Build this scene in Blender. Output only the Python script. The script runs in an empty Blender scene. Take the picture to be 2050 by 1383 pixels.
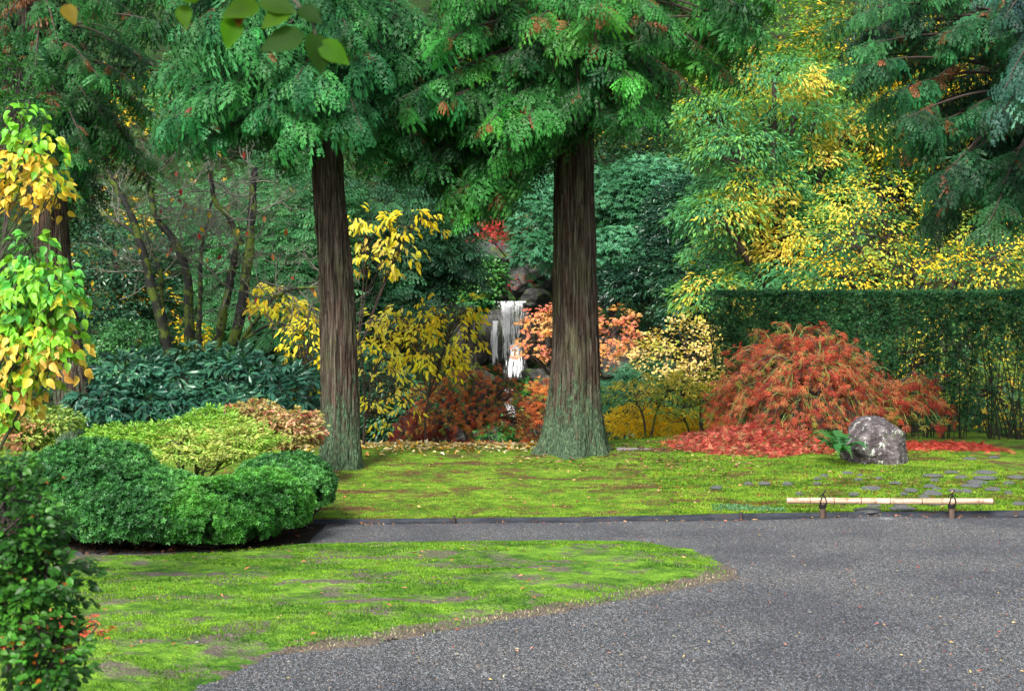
import bpy, math, random
import numpy as np
from mathutils import Matrix, Vector, Euler

random.seed(7)
RNG = np.random.default_rng(7)
SC = bpy.context.scene
COL = SC.collection
F = 2800.0            # focal length in photograph pixels (photograph 2050 px wide)

# ------------------------------------------------------------------ camera, sky, sun, exposure
cam_data = bpy.data.cameras.new('camera')
cam = bpy.data.objects.new('camera', cam_data); COL.objects.link(cam)
cam.location = (0, 0, 1.6); cam.rotation_euler = (math.radians(90), 0, 0)
cam_data.sensor_width = 36; cam_data.lens = 36 * F / 2050
cam_data.clip_start = 0.1; cam_data.clip_end = 500
cam_data.dof.use_dof = True; cam_data.dof.focus_distance = 15.5; cam_data.dof.aperture_fstop = 5.6
SC.camera = cam
SUN_EL, SUN_AZ = math.radians(42), math.radians(200)   # azimuth measured clockwise from +Y
world = bpy.data.worlds.new("World"); SC.world = world; world.use_nodes = True
wn = world.node_tree.nodes; wl = world.node_tree.links
sky = wn.new('ShaderNodeTexSky'); sky.sky_type = 'NISHITA'; sky.sun_disc = False
sky.sun_elevation = SUN_EL; sky.sun_rotation = SUN_AZ; sky.dust_density = 4; sky.ozone_density = 1; sky.air_density = 1
bgn = wn['Background']; hs = wn.new('ShaderNodeHueSaturation'); hs.inputs['Saturation'].default_value = .5; wl.new(sky.outputs[0], hs.inputs['Color']); wl.new(hs.outputs[0], bgn.inputs['Color']); bgn.inputs['Strength'].default_value = 0.12
sd = bpy.data.lights.new('sun', 'SUN'); sun = bpy.data.objects.new('sun', sd); COL.objects.link(sun)
sd.energy = 2.5; sd.angle = math.radians(16); sd.color = (1.0, 0.95, 0.87)
sdir = Vector((math.sin(SUN_AZ) * math.cos(SUN_EL), math.cos(SUN_AZ) * math.cos(SUN_EL), math.sin(SUN_EL)))
sun.rotation_euler = sdir.to_track_quat('Z', 'Y').to_euler()
SC.view_settings.view_transform = 'Standard'; SC.view_settings.look = 'None'
SC.view_settings.exposure = 1.15; SC.view_settings.gamma = 1
SC.view_settings.use_curve_mapping = False
try:
    SC.cycles.max_bounces = 6; SC.cycles.diffuse_bounces = 2; SC.cycles.glossy_bounces = 2
    SC.cycles.transmission_bounces = 3; SC.cycles.transparent_max_bounces = 8
except Exception: pass

# ------------------------------------------------------------------ helpers: coordinates and noise
def P(px, py, D): return np.array([(px - 1025) * D / F, D, 1.6 + (691.5 - py) * D / F])
def sstep(a, b, x): t = np.clip((x - a) / (b - a), 0, 1); return t * t * (3 - 2 * t)
def _h(ix, iy, iz, seed):
    h = (ix.astype(np.int64) * 374761393 + iy.astype(np.int64) * 668265263 + iz.astype(np.int64) * 1274126177 + seed * 974711) & 0xffffffff
    h = ((h ^ (h >> 13)) * 1274126177) & 0xffffffff
    h = ((h ^ (h >> 16)) * 2246822519) & 0xffffffff
    return ((h ^ (h >> 15)) & 0xffffff) / float(0xffffff)
def vn(x, y, z=0.0, seed=0):
    x, y, z = np.broadcast_arrays(np.asarray(x, float), np.asarray(y, float), np.asarray(z, float))
    ix, iy, iz = np.floor(x), np.floor(y), np.floor(z)
    fx, fy, fz = x - ix, y - iy, z - iz
    fx, fy, fz = [f * f * (3 - 2 * f) for f in (fx, fy, fz)]
    r = 0
    for a in (0, 1):
        for b in (0, 1):
            for c in (0, 1):
                w = (fx if a else 1 - fx) * (fy if b else 1 - fy) * (fz if c else 1 - fz)
                r = r + w * _h(ix + a, iy + b, iz + c, seed)
    return r * 2 - 1
def fbm(x, y, z=0.0, o=4, seed=0):
    r, a = 0, 0.5
    for i in range(o):
        s = 2 ** i; r = r + a * vn(np.asarray(x) * s, np.asarray(y) * s, np.asarray(z) * s, seed + i * 17); a *= 0.5
    return r
def norm(v): return v / np.maximum(np.linalg.norm(v, axis=-1, keepdims=True), 1e-9)
def rnd(a, b, n=None): return RNG.uniform(a, b, n)

# ground height
def g(X, Y):
    X = np.asarray(X, float); Y = np.asarray(Y, float)
    mid = np.interp(Y, [0, 12.8, 14, 16, 17.3, 19, 20, 22, 25, 33, 36, 40, 60, 85], [.04, .04, .09, .20, .27, .25, .15, -.4, -1.25, -1.3, -.6, 3, 15, 30])
    rgt = np.interp(Y, [0, 12.8, 14, 16, 17, 19.5, 22, 26, 30, 36, 45, 60, 85], [.05, .05, .11, .2, .24, .25, .12, .1, .3, 1.6, 5.5, 15, 30])
    lft = np.interp(Y, [0, 12.8, 16, 20, 24, 30, 36, 45, 60, 85], [.04, .04, .2, .25, .4, 1.5, 4, 8, 16, 30])
    wl_ = sstep(-2.0, -4.0, X); wr_ = sstep(1.6, 3.6, X)
    z = mid * (1 - wl_) * (1 - wr_) + lft * wl_ + rgt * wr_
    z = z + .08 * np.exp(-((X - 1.9) / 1.0) ** 2 - ((Y - 19.4) / 1.2) ** 2)
    z = z + .25 * np.exp(-((X - 3.3) / 1.0) ** 2 - ((Y - 18.5) / 0.85) ** 2)
    return z
def kerbY(X): return np.interp(X, [-12, -1.9, .34, 2.2, 4.66, 12], [12.3, 12.5, 12.64, 12.85, 13.02, 13.3])

# ------------------------------------------------------------------ mesh building
class MB:
    def __init__(s): s.v = []; s.f = []; s.c = []; s.n = 0
    def add(s, v, f, c=(1, 1, 1)):
        v = np.asarray(v, float).reshape(-1, 3); c = np.asarray(c, float)
        if c.ndim == 1: c = np.tile(c, (len(v), 1))
        s.v.append(v); s.f.append(np.asarray(f, int) + s.n); s.c.append(c); s.n += len(v)
    def mesh(s, name, mat, org=(0, 0, 0), smooth=False):
        me = bpy.data.meshes.new(name)
        if not s.v: return me
        V = np.concatenate(s.v) - np.asarray(org, float); Cc = np.concatenate(s.c)
        tot = np.concatenate([np.full(len(f), f.shape[1]) for f in s.f]).astype(np.int32)
        idx = np.concatenate([f.ravel() for f in s.f]).astype(np.int32)
        me.vertices.add(len(V)); me.vertices.foreach_set('co', V.astype(np.float32).ravel())
        me.loops.add(len(idx)); me.loops.foreach_set('vertex_index', idx)
        me.polygons.add(len(tot))
        me.polygons.foreach_set('loop_start', (np.cumsum(tot) - tot).astype(np.int32))
        me.polygons.foreach_set('loop_total', tot)
        if smooth: me.polygons.foreach_set('use_smooth', np.ones(len(tot), bool))
        me.update(calc_edges=True)
        a = me.color_attributes.new('col', 'FLOAT_COLOR', 'POINT')
        a.data.foreach_set('color', np.concatenate([Cc, np.ones((len(Cc), 1))], 1).astype(np.float32).ravel())
        me.materials.append(mat)
        return me
    def build(s, name, mat, parent=None, smooth=False, loc=None):
        org = np.array(parent_world(parent)) if parent else np.zeros(3)
        if loc is not None: off = np.asarray(loc, float)
        else: off = org
        o = bpy.data.objects.new(name, s.mesh(name, mat, off, smooth)); COL.objects.link(o)
        if parent: o.parent = parent
        o.location = tuple(off - org)
        return o
WORLD = {}
def parent_world(p):
    l = np.array(p.location)
    while p.parent: p = p.parent; l = l + np.array(p.location)
    return l
def tag(o, label=None, cat=None, group=None, kind=None):
    if label: o['label'] = label
    if cat: o['category'] = cat
    if group: o['group'] = group
    if kind: o['kind'] = kind
    return o
def thing(name, label, cat, loc, group=None):
    o = bpy.data.objects.new(name, None); COL.objects.link(o); o.location = tuple(float(q) for q in loc)
    o.empty_display_size = .2
    return tag(o, label, cat, group)

def tube(mb, pts, rad, sides=6, col=(1, 1, 1), cap=True):
    pts = np.asarray(pts, float); n = len(pts); rad = np.broadcast_to(np.asarray(rad, float), (n,))
    t = norm(np.gradient(pts, axis=0))
    ref = np.array([0, 0, 1.0]) if abs(t[:, 2]).mean() < .8 else np.array([1.0, 0, 0])
    a = norm(np.cross(t, ref)); b = np.cross(t, a)
    th = np.linspace(0, 2 * np.pi, sides, endpoint=False)
    v = pts[:, None] + rad[:, None, None] * (np.cos(th)[None, :, None] * a[:, None] + np.sin(th)[None, :, None] * b[:, None])
    i = np.arange(n - 1)[:, None] * sides; j = np.arange(sides)[None]; k = (j + 1) % sides
    f = np.stack([i + j, i + k, i + sides + k, i + sides + j], -1).reshape(-1, 4)
    mb.add(v.reshape(-1, 3), f, col)
    if cap:
        mb.add(v[-1], np.array([[q for q in range(sides)]])); mb.c[-1][:] = col
        mb.add(v[0][::-1], np.array([[q for q in range(sides)]])); mb.c[-1][:] = col
def bez(p0, p1, p2, p3, n):
    t = np.linspace(0, 1, n)[:, None]
    return (1 - t) ** 3 * p0 + 3 * (1 - t) ** 2 * t * p1 + 3 * (1 - t) * t * t * p2 + t ** 3 * p3
def smoothpath(pts, n):
    pts = np.asarray(pts, float); k = len(pts); t = np.linspace(0, k - 1, n)
    ext = np.vstack([2 * pts[0] - pts[1], pts, 2 * pts[-1] - pts[-2]])
    i = np.minimum(t.astype(int), k - 2); u = (t - i)[:, None]
    p0, p1, p2, p3 = ext[i], ext[i + 1], ext[i + 2], ext[i + 3]
    return .5 * ((2 * p1) + (-p0 + p2) * u + (2 * p0 - 5 * p1 + 4 * p2 - p3) * u ** 2 + (-p0 + 3 * p1 - 3 * p2 + p3) * u ** 3)

# ------------------------------------------------------------------ leaf templates: (verts, tris, per-vertex tone multiplied into the leaf colour)
def t_diamond(w=.5, fold=.12):
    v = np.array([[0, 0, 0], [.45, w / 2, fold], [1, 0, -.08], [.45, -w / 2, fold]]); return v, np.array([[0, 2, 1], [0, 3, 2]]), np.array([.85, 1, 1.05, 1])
def t_oval(w=.62, fold=.08, droop=.22, tip=True):
    xs = [0, .12, .35, .6, .82, 1.0]; ws = [0, .62, 1, .88, .45, 0]
    v = []; sh = []
    for x, q in zip(xs, ws):
        z = -droop * x * x
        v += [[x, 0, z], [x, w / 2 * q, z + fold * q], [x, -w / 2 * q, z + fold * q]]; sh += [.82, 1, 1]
    f = []
    for i in range(5):
        a = i * 3
        f += [[a, a + 3, a + 4], [a, a + 4, a + 1], [a, a + 5, a + 3], [a, a + 2, a + 5]]
    return np.array(v), np.array(f), np.array(sh)
def t_lance(w=.26, droop=.25):
    v = []; xs = [0, .3, .65, 1]; ws = [.15, .9, 1, 0]
    for x, q in zip(xs, ws):
        z = -droop * x * x; v += [[x, w / 2 * q, z + .05 * q], [x, 0, z], [x, -w / 2 * q, z + .05 * q]]
    f = []
    for i in range(3):
        a = i * 3; f += [[a, a + 1, a + 4], [a, a + 4, a + 3], [a + 1, a + 2, a + 5], [a + 1, a + 5, a + 4]]
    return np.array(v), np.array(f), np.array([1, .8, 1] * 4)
def t_palm(n=7, w=.16, spread=250, droop=.25):
    v = []; f = []; sh = []
    for i in range(n):
        a = math.radians(-spread / 2 + spread * i / (n - 1)); L = 1 - .45 * abs(i - (n - 1) / 2) / ((n - 1) / 2)
        c, s = math.cos(a), math.sin(a); k = len(v); x0 = .25
        for (x, y, z) in [(0, 0, 0), (.5, w / 2 * 1.0, -droop * .25), (1, 0, -droop), (.5, -w / 2, -droop * .25)]:
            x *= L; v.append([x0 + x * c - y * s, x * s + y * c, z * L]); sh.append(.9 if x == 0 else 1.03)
        f += [[k, k + 2, k + 1], [k, k + 3, k + 2]]
    return np.array(v), np.array(f), np.array(sh)
def t_whorl(n=5, w=.42, up=.35):
    v = []; f = []; sh = []
    for i in range(n):
        a = 2 * math.pi * i / n + .3 * math.sin(i * 7); c, s = math.cos(a), math.sin(a); k = len(v); r = np.random.RandomState(i)
        L = .8 + .35 * r.rand(); u = up + .3 * r.rand() - .1
        for (x, y, z) in [(0, 0, 0), (.5, w / 2, .06), (1, 0, 0), (.5, -w / 2, .06)]:
            xx = x * L * math.cos(u); zz = x * L * math.sin(u) + z
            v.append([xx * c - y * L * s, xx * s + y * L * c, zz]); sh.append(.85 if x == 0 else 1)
        f += [[k, k + 2, k + 1], [k, k + 3, k + 2]]
    return np.array(v), np.array(f), np.array(sh)
def t_spray(npin=7, sub=3, seed=0, droop=.30, hang=.55, wid=.066):
    r = np.random.RandomState(seed); v = []; f = []; sh = []
    def tri(a, b, c, sa, sb, sc_):
        k = len(v); v.extend([a, b, c]); sh.extend([sa, sb, sc_]); f.append([k, k + 1, k + 2])
    rach = lambda t: np.array([t, .03 * math.sin(t * 5 + seed), .10 * math.sin(t * 2.2) - droop * t * t])
    for i in range(npin):
        t = .05 + .88 * i / (npin - 1)
        for sd_ in (-1, 1):
            L = max((.48 * (1 - (t - .3) ** 2 * 1.7)) * (.75 + .4 * r.rand()), .12); a = math.radians(60 - 34 * t + r.uniform(-9, 9))
            base = rach(t + r.uniform(-.02, .02)); d0 = np.array([math.cos(a), sd_ * math.sin(a), 0]); h = hang * (.7 + .7 * r.rand())
            pos = lambda s_: base + d0 * L * (s_ - .28 * s_ * s_) + np.array([0, 0, -h * L * s_ * s_])
            pp = [pos(q) for q in np.linspace(0, 1, sub + 2)]; side = np.cross(d0, [0, 0, 1.0]); tw = r.uniform(-.5, .5)
            side = side + np.array([0, 0, tw])
            for j in range(sub + 1):
                q0, q1 = pp[j], pp[j + 1]; w = wid * (1 - .55 * j / (sub + 1)); d = q1 - q0; s0 = .42 + .17 * j  # dark bases paint shade into the spray; pale tips are new growth
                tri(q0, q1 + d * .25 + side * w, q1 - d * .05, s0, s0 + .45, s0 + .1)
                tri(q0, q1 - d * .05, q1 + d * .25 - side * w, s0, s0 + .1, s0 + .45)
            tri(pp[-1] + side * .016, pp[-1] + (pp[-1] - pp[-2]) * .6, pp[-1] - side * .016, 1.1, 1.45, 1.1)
    n = 5
    for j in range(n):
        p, q = rach(j / n), rach((j + 1) / n); w = np.array([0, .012, 0]); tri(p - w, q, p + w, .5, .55, .5)
    return np.array(v), np.array(f), np.array(sh)
def t_frond(seed=0, n=20, arch=.5):
    r = np.random.RandomState(seed); v = []; f = []; sh = []
    rach = lambda t: np.array([t * (1 - .12 * t), .04 * math.sin(3 * t + seed), .55 * t - (.55 + arch) * .62 * t * t * t])
    for i in range(n):
        t = .10 + .9 * i / (n - 1); b = rach(t); tg = norm(rach(t + .01) - rach(t - .01))
        L = .15 * math.sin(math.pi * min(1, (t * .93 + .12))) ** .7 + .015
        for s_ in (-1, 1):
            d = norm(np.array([.35, s_, -.12 + .1 * r.randn()])); k = len(v); w = .017
            v += [b - tg * w, b + tg * w, b + d * L * .7 + tg * w * .8, b + d * L, b + d * L * .6 - tg * w * .8]
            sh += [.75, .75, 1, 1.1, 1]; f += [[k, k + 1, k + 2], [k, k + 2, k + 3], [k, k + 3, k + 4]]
    for j in range(10):
        p, q = rach(j / 10), rach((j + 1) / 10); w = np.array([0, .008, .004]); k = len(v)
        v += [p - w, q - w, q + w, p + w]; sh += [.5] * 4; f += [[k, k + 1, k + 2], [k, k + 2, k + 3]]
    return np.array(v), np.array(f), np.array(sh)
T = dict(ovaln=t_oval(.38, .10, .35), ovalw=t_oval(.66, .16, .45), lacef=t_palm(7, .12, 230, .45), diamond=t_diamond(), slim=t_diamond(.32, .08), round=t_diamond(.75, .1), oval=t_oval(), lance=t_lance(), palm=t_palm(5, .30, 200), lace=t_palm(7, .13, 230, .45),
         whorl=t_whorl(), whorl7=t_whorl(7, .3, .25), tuft=t_whorl(5, .26, .8), spray=t_spray(5, 2, 1, .3, .8, .075), spray_a=t_spray(6, 3, 2, .3, .7, .08), spray_b=t_spray(5, 3, 3, .5, .95, .08), spray_c=t_spray(6, 3, 5, .2, 1.2, .08),
         feather=t_spray(6, 1, 4, .15, .3, .06))

def frames(d, n0):
    d = norm(d); b = norm(np.cross(n0, d)); n = np.cross(d, b); return d, b, n
def add_leaves(mb, tname, pos, d, n0, size, col):
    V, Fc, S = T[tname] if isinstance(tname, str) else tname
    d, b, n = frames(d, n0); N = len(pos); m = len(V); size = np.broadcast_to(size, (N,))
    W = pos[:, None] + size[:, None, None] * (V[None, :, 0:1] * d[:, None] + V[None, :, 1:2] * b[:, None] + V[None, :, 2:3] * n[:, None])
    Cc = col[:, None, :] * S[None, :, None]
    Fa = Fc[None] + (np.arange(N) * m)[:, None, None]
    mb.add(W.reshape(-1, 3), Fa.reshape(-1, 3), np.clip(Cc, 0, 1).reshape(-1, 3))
MESHCACHE = {}
def leaf_mesh(tname, col, mat, name):
    key = (tname, tuple(np.round(col, 2)), mat.name, name)
    if key not in MESHCACHE:
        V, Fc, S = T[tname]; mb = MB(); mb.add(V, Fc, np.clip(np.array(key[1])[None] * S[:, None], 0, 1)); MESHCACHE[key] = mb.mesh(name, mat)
    return MESHCACHE[key]
def leaf_objects(name, tnames, pos, d, n0, size, col, mat, parent, mats=None):
    org = parent_world(parent); d, b, n = frames(d, n0); size = np.broadcast_to(size, (len(pos),))
    q = np.array([.0, .005, .01, .02, .035, .05, .07, .1, .14, .18, .23, .28, .34, .42, .5, .6, .7, .85])
    for i in range(len(pos)):
        tn = tnames[i % len(tnames)]
        c = np.array([q[np.argmin(abs(q - x))] for x in col[i]])
        c = np.round(c, 2) if c.max() > .1 else c
        key = (tn, tuple(c), mat.name, name)
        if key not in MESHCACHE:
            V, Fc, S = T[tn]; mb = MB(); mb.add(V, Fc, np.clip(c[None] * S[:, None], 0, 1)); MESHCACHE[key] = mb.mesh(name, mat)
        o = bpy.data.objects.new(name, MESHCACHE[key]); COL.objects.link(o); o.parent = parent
        M = Matrix.Identity(4); s = size[i]
        for r_ in range(3):
            M[r_][0] = d[i, r_] * s; M[r_][1] = b[i, r_] * s; M[r_][2] = n[i, r_] * s; M[r_][3] = pos[i, r_] - org[r_]
        o.matrix_basis = M
def inframe(p, m=0):
    px = 1025 + p[:, 0] / p[:, 1] * F; py = 691.5 - (p[:, 2] - 1.6) / p[:, 1] * F
    return (px > 0 - m) & (px < 2050 + m) & (py > -m) & (py < 1383 + m)

# ------------------------------------------------------------------ materials
def newmat(name):
    m = bpy.data.materials.new(name); m.use_nodes = True; nt = m.node_tree; nt.nodes.clear()
    return m, nt.nodes, nt.links
def leafmat(name, rough=.42, trans=.3, spec=.3, tcol=(1.25, 1.15, .5)):
    m, n, l = newmat(name); out = n.new('ShaderNodeOutputMaterial'); a = n.new('ShaderNodeAttribute'); a.attribute_name = 'col'
    pb = n.new('ShaderNodeBsdfPrincipled'); pb.inputs['Roughness'].default_value = rough; pb.inputs['Specular IOR Level'].default_value = spec
    no = n.new('ShaderNodeTexNoise'); no.inputs['Scale'].default_value = 9; geo = n.new('ShaderNodeNewGeometry'); l.new(geo.outputs['Position'], no.inputs['Vector'])
    mr = n.new('ShaderNodeMapRange'); mr.inputs[1].default_value = .3; mr.inputs[2].default_value = .7; mr.inputs[3].default_value = .75; mr.inputs[4].default_value = 1.25
    l.new(no.outputs['Fac'], mr.inputs[0])
    mul = n.new('ShaderNodeMix'); mul.data_type = 'RGBA'; mul.blend_type = 'MULTIPLY'; mul.inputs[0].default_value = 1
    l.new(a.outputs['Color'], mul.inputs[6]); l.new(mr.outputs[0], mul.inputs[7]); l.new(mul.outputs[2], pb.inputs['Base Color'])
    tr = n.new('ShaderNodeBsdfTranslucent'); m2 = n.new('ShaderNodeMix'); m2.data_type = 'RGBA'; m2.blend_type = 'MULTIPLY'; m2.inputs[0].default_value = 1
    l.new(mul.outputs[2], m2.inputs[6]); m2.inputs[7].default_value = (*tcol, 1); l.new(m2.outputs[2], tr.inputs['Color'])
    mx = n.new('ShaderNodeMixShader'); mx.inputs[0].default_value = trans; l.new(pb.outputs[0], mx.inputs[1]); l.new(tr.outputs[0], mx.inputs[2]); l.new(mx.outputs[0], out.inputs[0])
    return m
def ramp(n, l, src, stops):
    r = n.new('ShaderNodeValToRGB'); e = r.color_ramp.elements
    while len(e) > 2: e.remove(e[-1])
    for i, (p, c) in enumerate(stops):
        if i < 2: e[i].position = p; e[i].color = (*c, 1)
        else: q = e.new(p); q.color = (*c, 1)
    l.new(src, r.inputs[0]); return r
def noise(n, l, vec, scale, detail=4, rough=.5, mapscale=None):
    if mapscale is not None:
        mp = n.new('ShaderNodeMapping'); mp.inputs['Scale'].default_value = mapscale; l.new(vec, mp.inputs[0]); vec = mp.outputs[0]
    t = n.new('ShaderNodeTexNoise'); t.inputs['Scale'].default_value = scale; t.inputs['Detail'].default_value = detail; t.inputs['Roughness'].default_value = rough
    l.new(vec, t.inputs['Vector']); return t
def mixc(n, l, fac, a, b, mode='MIX'):
    m = n.new('ShaderNodeMix'); m.data_type = 'RGBA'; m.blend_type = mode
    for s, v in ((m.inputs[0], fac), (m.inputs[6], a), (m.inputs[7], b)):
        if hasattr(v, 'links') or hasattr(v, 'is_linked'): l.new(v, s)
        elif isinstance(v, (int, float)): s.default_value = v
        else: s.default_value = (*v, 1)
    return m.outputs[2]
def stdmat(name, build, rough=.8, spec=.3):
    m, n, l = newmat(name); out = n.new('ShaderNodeOutputMaterial'); pb = n.new('ShaderNodeBsdfPrincipled'); geo = n.new('ShaderNodeNewGeometry')
    pb.inputs['Roughness'].default_value = rough; pb.inputs['Specular IOR Level'].default_value = spec
    l.new(pb.outputs[0], out.inputs[0]); build(n, l, pb, geo); return m
def bump(n, l, pb, h, strength=.5, dist=.02, prev=None):
    b = n.new('ShaderNodeBump'); b.inputs['Strength'].default_value = strength; b.inputs['Distance'].default_value = dist; l.new(h, b.inputs['Height'])
    if prev: l.new(prev, b.inputs['Normal'])
    l.new(b.outputs[0], pb.inputs['Normal']); return b.outputs[0]
def b_gravel(n, l, pb, geo):
    v = n.new('ShaderNodeTexVoronoi'); v.inputs['Scale'].default_value = 145; v.inputs['Randomness'].default_value = 1
    mp = n.new('ShaderNodeMapping'); mp.inputs['Scale'].default_value = (1, .72, 1); l.new(geo.outputs['Position'], mp.inputs[0]); l.new(mp.outputs[0], v.inputs['Vector'])
    s = n.new('ShaderNodeSeparateColor'); l.new(v.outputs['Color'], s.inputs[0])
    c = ramp(n, l, s.outputs[0], [(0, (.012, .014, .018)), (.42, (.06, .067, .079)), (.76, (.14, .152, .172)), (.92, (.26, .275, .30)), (1, (.46, .48, .50))])
    w = ramp(n, l, s.outputs[1], [(0, (1, 1, 1)), (.91, (1, 1, 1)), (.96, (1.4, .95, .65)), (1, (1.1, .7, .5))])
    big = noise(n, l, geo.outputs['Position'], .9, 4)
    bm = ramp(n, l, big.outputs['Fac'], [(.40, (.74, .74, .78)), (.5, (.98, .97, .96)), (.6, (1.12, 1.09, 1.04))])
    col = mixc(n, l, 1.0, c.outputs[0], w.outputs[0], 'MULTIPLY'); col = mixc(n, l, 1.0, col, bm.outputs[0], 'MULTIPLY')
    l.new(col, pb.inputs['Base Color'])
    inv = n.new('ShaderNodeMath'); inv.operation = 'SUBTRACT'; inv.inputs[0].default_value = 1; l.new(v.outputs['Distance'], inv.inputs[1])
    bump(n, l, pb, inv.outputs[0], 1.0, .012)
def mossbuild(bright, mid, dark, brown, browncut=.62):
    def f(n, l, pb, geo):
        pos = geo.outputs['Position']
        a = noise(n, l, pos, 1.9, 6, .62, (.9, 1, 1)); b = noise(n, l, pos, 10, 5, .6, (.9, 1, 1)); c = noise(n, l, pos, 70, 3, .6); d = noise(n, l, pos, 2.6, 8, .72, (.9, 1, 1))
        base = ramp(n, l, b.outputs['Fac'], [(.38, dark), (.49, mid), (.60, bright)])
        base2 = ramp(n, l, a.outputs['Fac'], [(.38, dark), (.5, mid), (.59, bright)])
        col = mixc(n, l, .5, base.outputs[0], base2.outputs[0])
        fm = ramp(n, l, c.outputs['Fac'], [(.3, (.55, .55, .55)), (.7, (1.35, 1.35, 1.35))]); col = mixc(n, l, 1.0, col, fm.outputs[0], 'MULTIPLY')
        bf = ramp(n, l, d.outputs['Fac'], [(browncut - .05, (0, 0, 0)), (browncut + .06, (1, 1, 1))])
        at = n.new('ShaderNodeAttribute'); at.attribute_name = 'col'; sp = n.new('ShaderNodeSeparateColor'); l.new(at.outputs['Color'], sp.inputs[0])
        ad = n.new('ShaderNodeMath'); ad.operation = 'MULTIPLY_ADD'; l.new(b.outputs['Fac'], ad.inputs[0]); ad.inputs[1].default_value = 1.2; l.new(sp.outputs[0], ad.inputs[2])
        ef = ramp(n, l, ad.outputs[0], [(.95, (0, 0, 0)), (1.25, (1, 1, 1))])
        mx = n.new('ShaderNodeMath'); mx.operation = 'MAXIMUM'; l.new(bf.outputs[0], mx.inputs[0]); l.new(ef.outputs[0], mx.inputs[1])
        bc = ramp(n, l, c.outputs['Fac'], [(.3, tuple(x * .5 for x in brown)), (.7, tuple(x * 1.5 for x in brown))])
        col = mixc(n, l, mx.outputs[0], col, bc.outputs[0]); l.new(col, pb.inputs['Base Color'])
        h = n.new('ShaderNodeMath'); h.operation = 'MULTIPLY_ADD'; l.new(b.outputs['Fac'], h.inputs[0]); h.inputs[1].default_value = 2; l.new(c.outputs['Fac'], h.inputs[2])
        bump(n, l, pb, h.outputs[0], .8, .03)
    return f
def b_bark(n, l, pb, geo):
    tc = n.new('ShaderNodeTexCoord'); pos = tc.outputs['Object']
    a = noise(n, l, pos, 40, 6, .68, (1, 1, .045)); b = noise(n, l, pos, 5, 5, .6, (1, 1, .3)); c = noise(n, l, pos, 60, 4, .6, (1, 1, .35))
    col = ramp(n, l, a.outputs['Fac'], [(.37, (.018, .013, .010)), (.46, (.066, .050, .039)), (.54, (.125, .10, .080)), (.63, (.22, .19, .157))])
    tint = ramp(n, l, b.outputs['Fac'], [(.40, (.85, .68, .62)), (.5, (1, 1, 1)), (.6, (1.0, 1.15, .85))]); base = mixc(n, l, 1.0, col.outputs[0], tint.outputs[0], 'MULTIPLY')
    # algae: grows on the bark low on the trunk
    sp = n.new('ShaderNodeSeparateXYZ'); l.new(pos, sp.inputs[0])
    mr = n.new('ShaderNodeMapRange'); mr.inputs[1].default_value = .1; mr.inputs[2].default_value = 1.9; mr.inputs[3].default_value = .19; mr.inputs[4].default_value = -.16; l.new(sp.outputs[2], mr.inputs[0])
    ad = n.new('ShaderNodeMath'); ad.operation = 'ADD'; l.new(mr.outputs[0], ad.inputs[0])
    d = noise(n, l, pos, 22, 7, .8, (1, 1, .25)); l.new(d.outputs['Fac'], ad.inputs[1])
    e = ramp(n, l, ad.outputs[0], [(.55, (0, 0, 0)), (.64, (1, 1, 1))])
    al = ramp(n, l, c.outputs['Fac'], [(.36, (.03, .055, .03)), (.5, (.085, .15, .085)), (.62, (.17, .27, .15))])
    col = mixc(n, l, e.outputs[0], base, al.outputs[0]); l.new(col, pb.inputs['Base Color'])
    h = n.new('ShaderNodeMath'); h.operation = 'MULTIPLY_ADD'; l.new(a.outputs['Fac'], h.inputs[0]); h.inputs[1].default_value = 2.5; l.new(c.outputs['Fac'], h.inputs[2])
    bump(n, l, pb, h.outputs[0], 1.0, .035)
def b_rock(c1, c2, c3, lichen=.66, moss=.58, mosscol=(.05, .09, .015)):
    def f(n, l, pb, geo):
        tc = n.new('ShaderNodeTexCoord'); pos = tc.outputs['Object']
        a = noise(n, l, pos, 7, 8, .75); b = noise(n, l, pos, 22, 6, .7); c = noise(n, l, pos, 13, 7, .75); d = noise(n, l, pos, 3.1, 6, .7)
        col = ramp(n, l, a.outputs['Fac'], [(.36, c1), (.5, c2), (.62, c3)])
        fm = ramp(n, l, b.outputs['Fac'], [(.35, (.55, .55, .55)), (.68, (1.3, 1.3, 1.3))]); col = mixc(n, l, 1.0, col.outputs[0], fm.outputs[0], 'MULTIPLY')
        mf = ramp(n, l, d.outputs['Fac'], [(moss, (0, 0, 0)), (moss + .07, (1, 1, 1))]); col = mixc(n, l, mf.outputs[0], col, mosscol)
        lf = ramp(n, l, c.outputs['Fac'], [(lichen, (0, 0, 0)), (lichen + .03, (1, 1, 1))]); col = mixc(n, l, lf.outputs[0], col, (.42, .45, .42))
        l.new(col, pb.inputs['Base Color']); bump(n, l, pb, b.outputs['Fac'], .9, .03)
    return f
def b_attr(scale=40, amt=.4, ms=(1, 1, 1), bs=.4, bd=.01):
    def f(n, l, pb, geo):
        at = n.new('ShaderNodeAttribute'); at.attribute_name = 'col'; a = noise(n, l, geo.outputs['Position'], scale, 5, .6, ms)
        r = ramp(n, l, a.outputs['Fac'], [(.3, (1 - amt,) * 3), (.7, (1 + amt,) * 3)]); l.new(mixc(n, l, 1.0, at.outputs['Color'], r.outputs[0], 'MULTIPLY'), pb.inputs['Base Color'])
        bump(n, l, pb, a.outputs['Fac'], bs, bd)
    return f
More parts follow.
